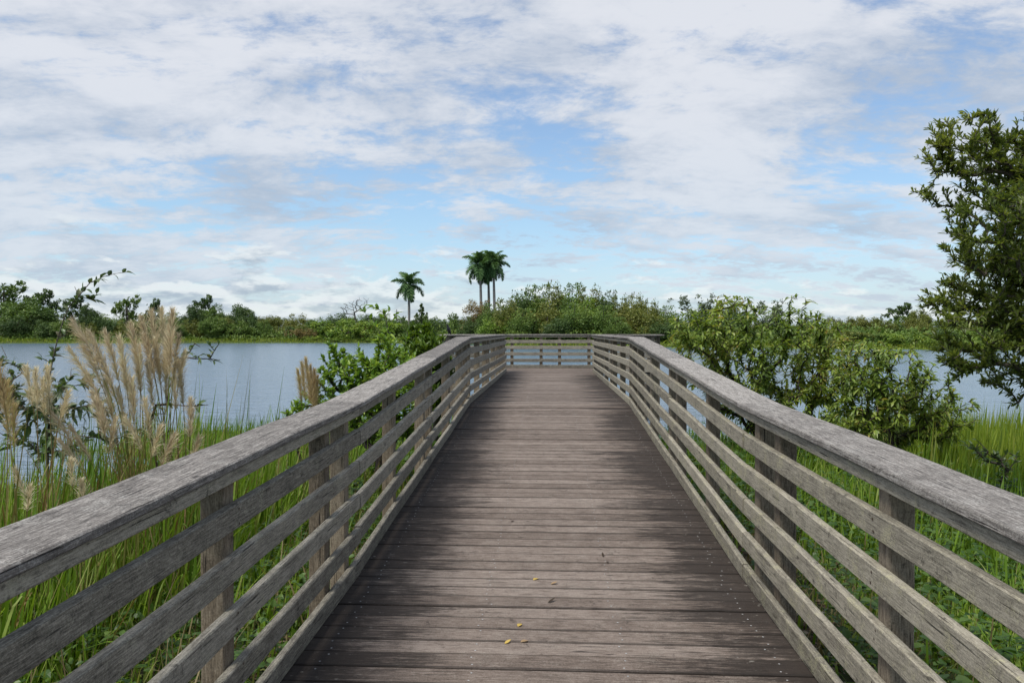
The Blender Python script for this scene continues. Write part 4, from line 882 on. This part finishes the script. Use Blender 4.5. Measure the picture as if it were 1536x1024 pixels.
# low cumulus banks towards the horizon
az = N.math('ARCTAN2', sp.outputs[0], sp.outputs[1]); cc = N.n('ShaderNodeCombineXYZ'); nt.links.new(N.math('MULTIPLY', az, 11), cc.inputs[0]); nt.links.new(N.math('MULTIPLY', dz_, 34), cc.inputs[1])
cn = N.noise(cc.outputs[0], 1.0, 8, .58, .15)
lowb = N.rng(dz_, .115, .015, -.02, .20)
leftb = N.rng(az, .45, -.35, -.07, .05)
cu = N.rng(N.math('ADD', cn, N.math('ADD', lowb, leftb)), .585, .68)
cu = N.math('MULTIPLY', cu, N.rng(dz_, .17, .09))
cc2 = N.n('ShaderNodeCombineXYZ'); nt.links.new(N.math('MULTIPLY', az, 11), cc2.inputs[0]); nt.links.new(N.math('ADD', N.math('MULTIPLY', dz_, 34), .30), cc2.inputs[1])
cn2 = N.noise(cc2.outputs[0], 1.0, 8, .58, .15); shade = N.rng(N.math('SUBTRACT', cn, cn2), -.10, .10)
cucol = N.mix(shade, (.30, .36, .43), (.60, .63, .65))
thick = N.rng(N.math('ADD', N.math('MULTIPLY', N.noise(wv, 2.2, 6, .6, .3), .7), N.math('MULTIPLY', val, .3)), .36, .64)
vcol = N.mix(thick, (.325, .380, .470), (.555, .575, .620))
ccol = N.mix(cu, vcol, cucol)
mask = N.math('MAXIMUM', N.math('MULTIPLY', veil, .97), N.math('MULTIPLY', cu, .85), clamp=True)
# hazy air low over the horizon
hazef = N.math('POWER', N.rng(dz_, .42, .0, 0., 1., False), 2.2)
hz = N.math('MULTIPLY', hazef, N.math('SUBTRACT', 1.0, N.math('MULTIPLY', mask, .6)))
hcol = N.mix(N.rng(dz_, .02, .16), (.40, .50, .57), (.27, .44, .57))
ccol = N.mix(N.math('DIVIDE', hz, N.math('MAXIMUM', N.math('MAXIMUM', mask, hz), .001), clamp=True), ccol, hcol)
mask = N.math('MAXIMUM', mask, hazef, clamp=True)
cu2 = N.math('MULTIPLY', cu, .62)
ccol = N.mix(cu2, ccol, cucol); mask = N.math('MAXIMUM', mask, cu2)
b1 = N.n('ShaderNodeBackground'); nt.links.new(sky.outputs[0], b1.inputs[0]); b1.inputs[1].default_value = .12
b2 = N.n('ShaderNodeBackground'); nt.links.new(ccol, b2.inputs[0]); b2.inputs[1].default_value = 1.0
mx = N.n('ShaderNodeMixShader'); nt.links.new(mask, mx.inputs[0]); nt.links.new(b1.outputs[0], mx.inputs[1]); nt.links.new(b2.outputs[0], mx.inputs[2])
wo = N.n('ShaderNodeOutputWorld'); nt.links.new(mx.outputs[0], wo.inputs[0])

vs = scene.view_settings; vs.view_transform = 'Standard'; vs.look = 'None'; vs.gamma = 1; vs.exposure = .45; vs.use_curve_mapping = False
scene.render.engine = 'CYCLES'; scene.cycles.max_bounces = 6; scene.cycles.transparent_max_bounces = 4; scene.cycles.use_denoising = True
# prototypes never placed are removed
for k, (o, used) in PROTO.items():
    if not used:
        for c in list(o.children): bpy.data.objects.remove(c)
        bpy.data.objects.remove(o)
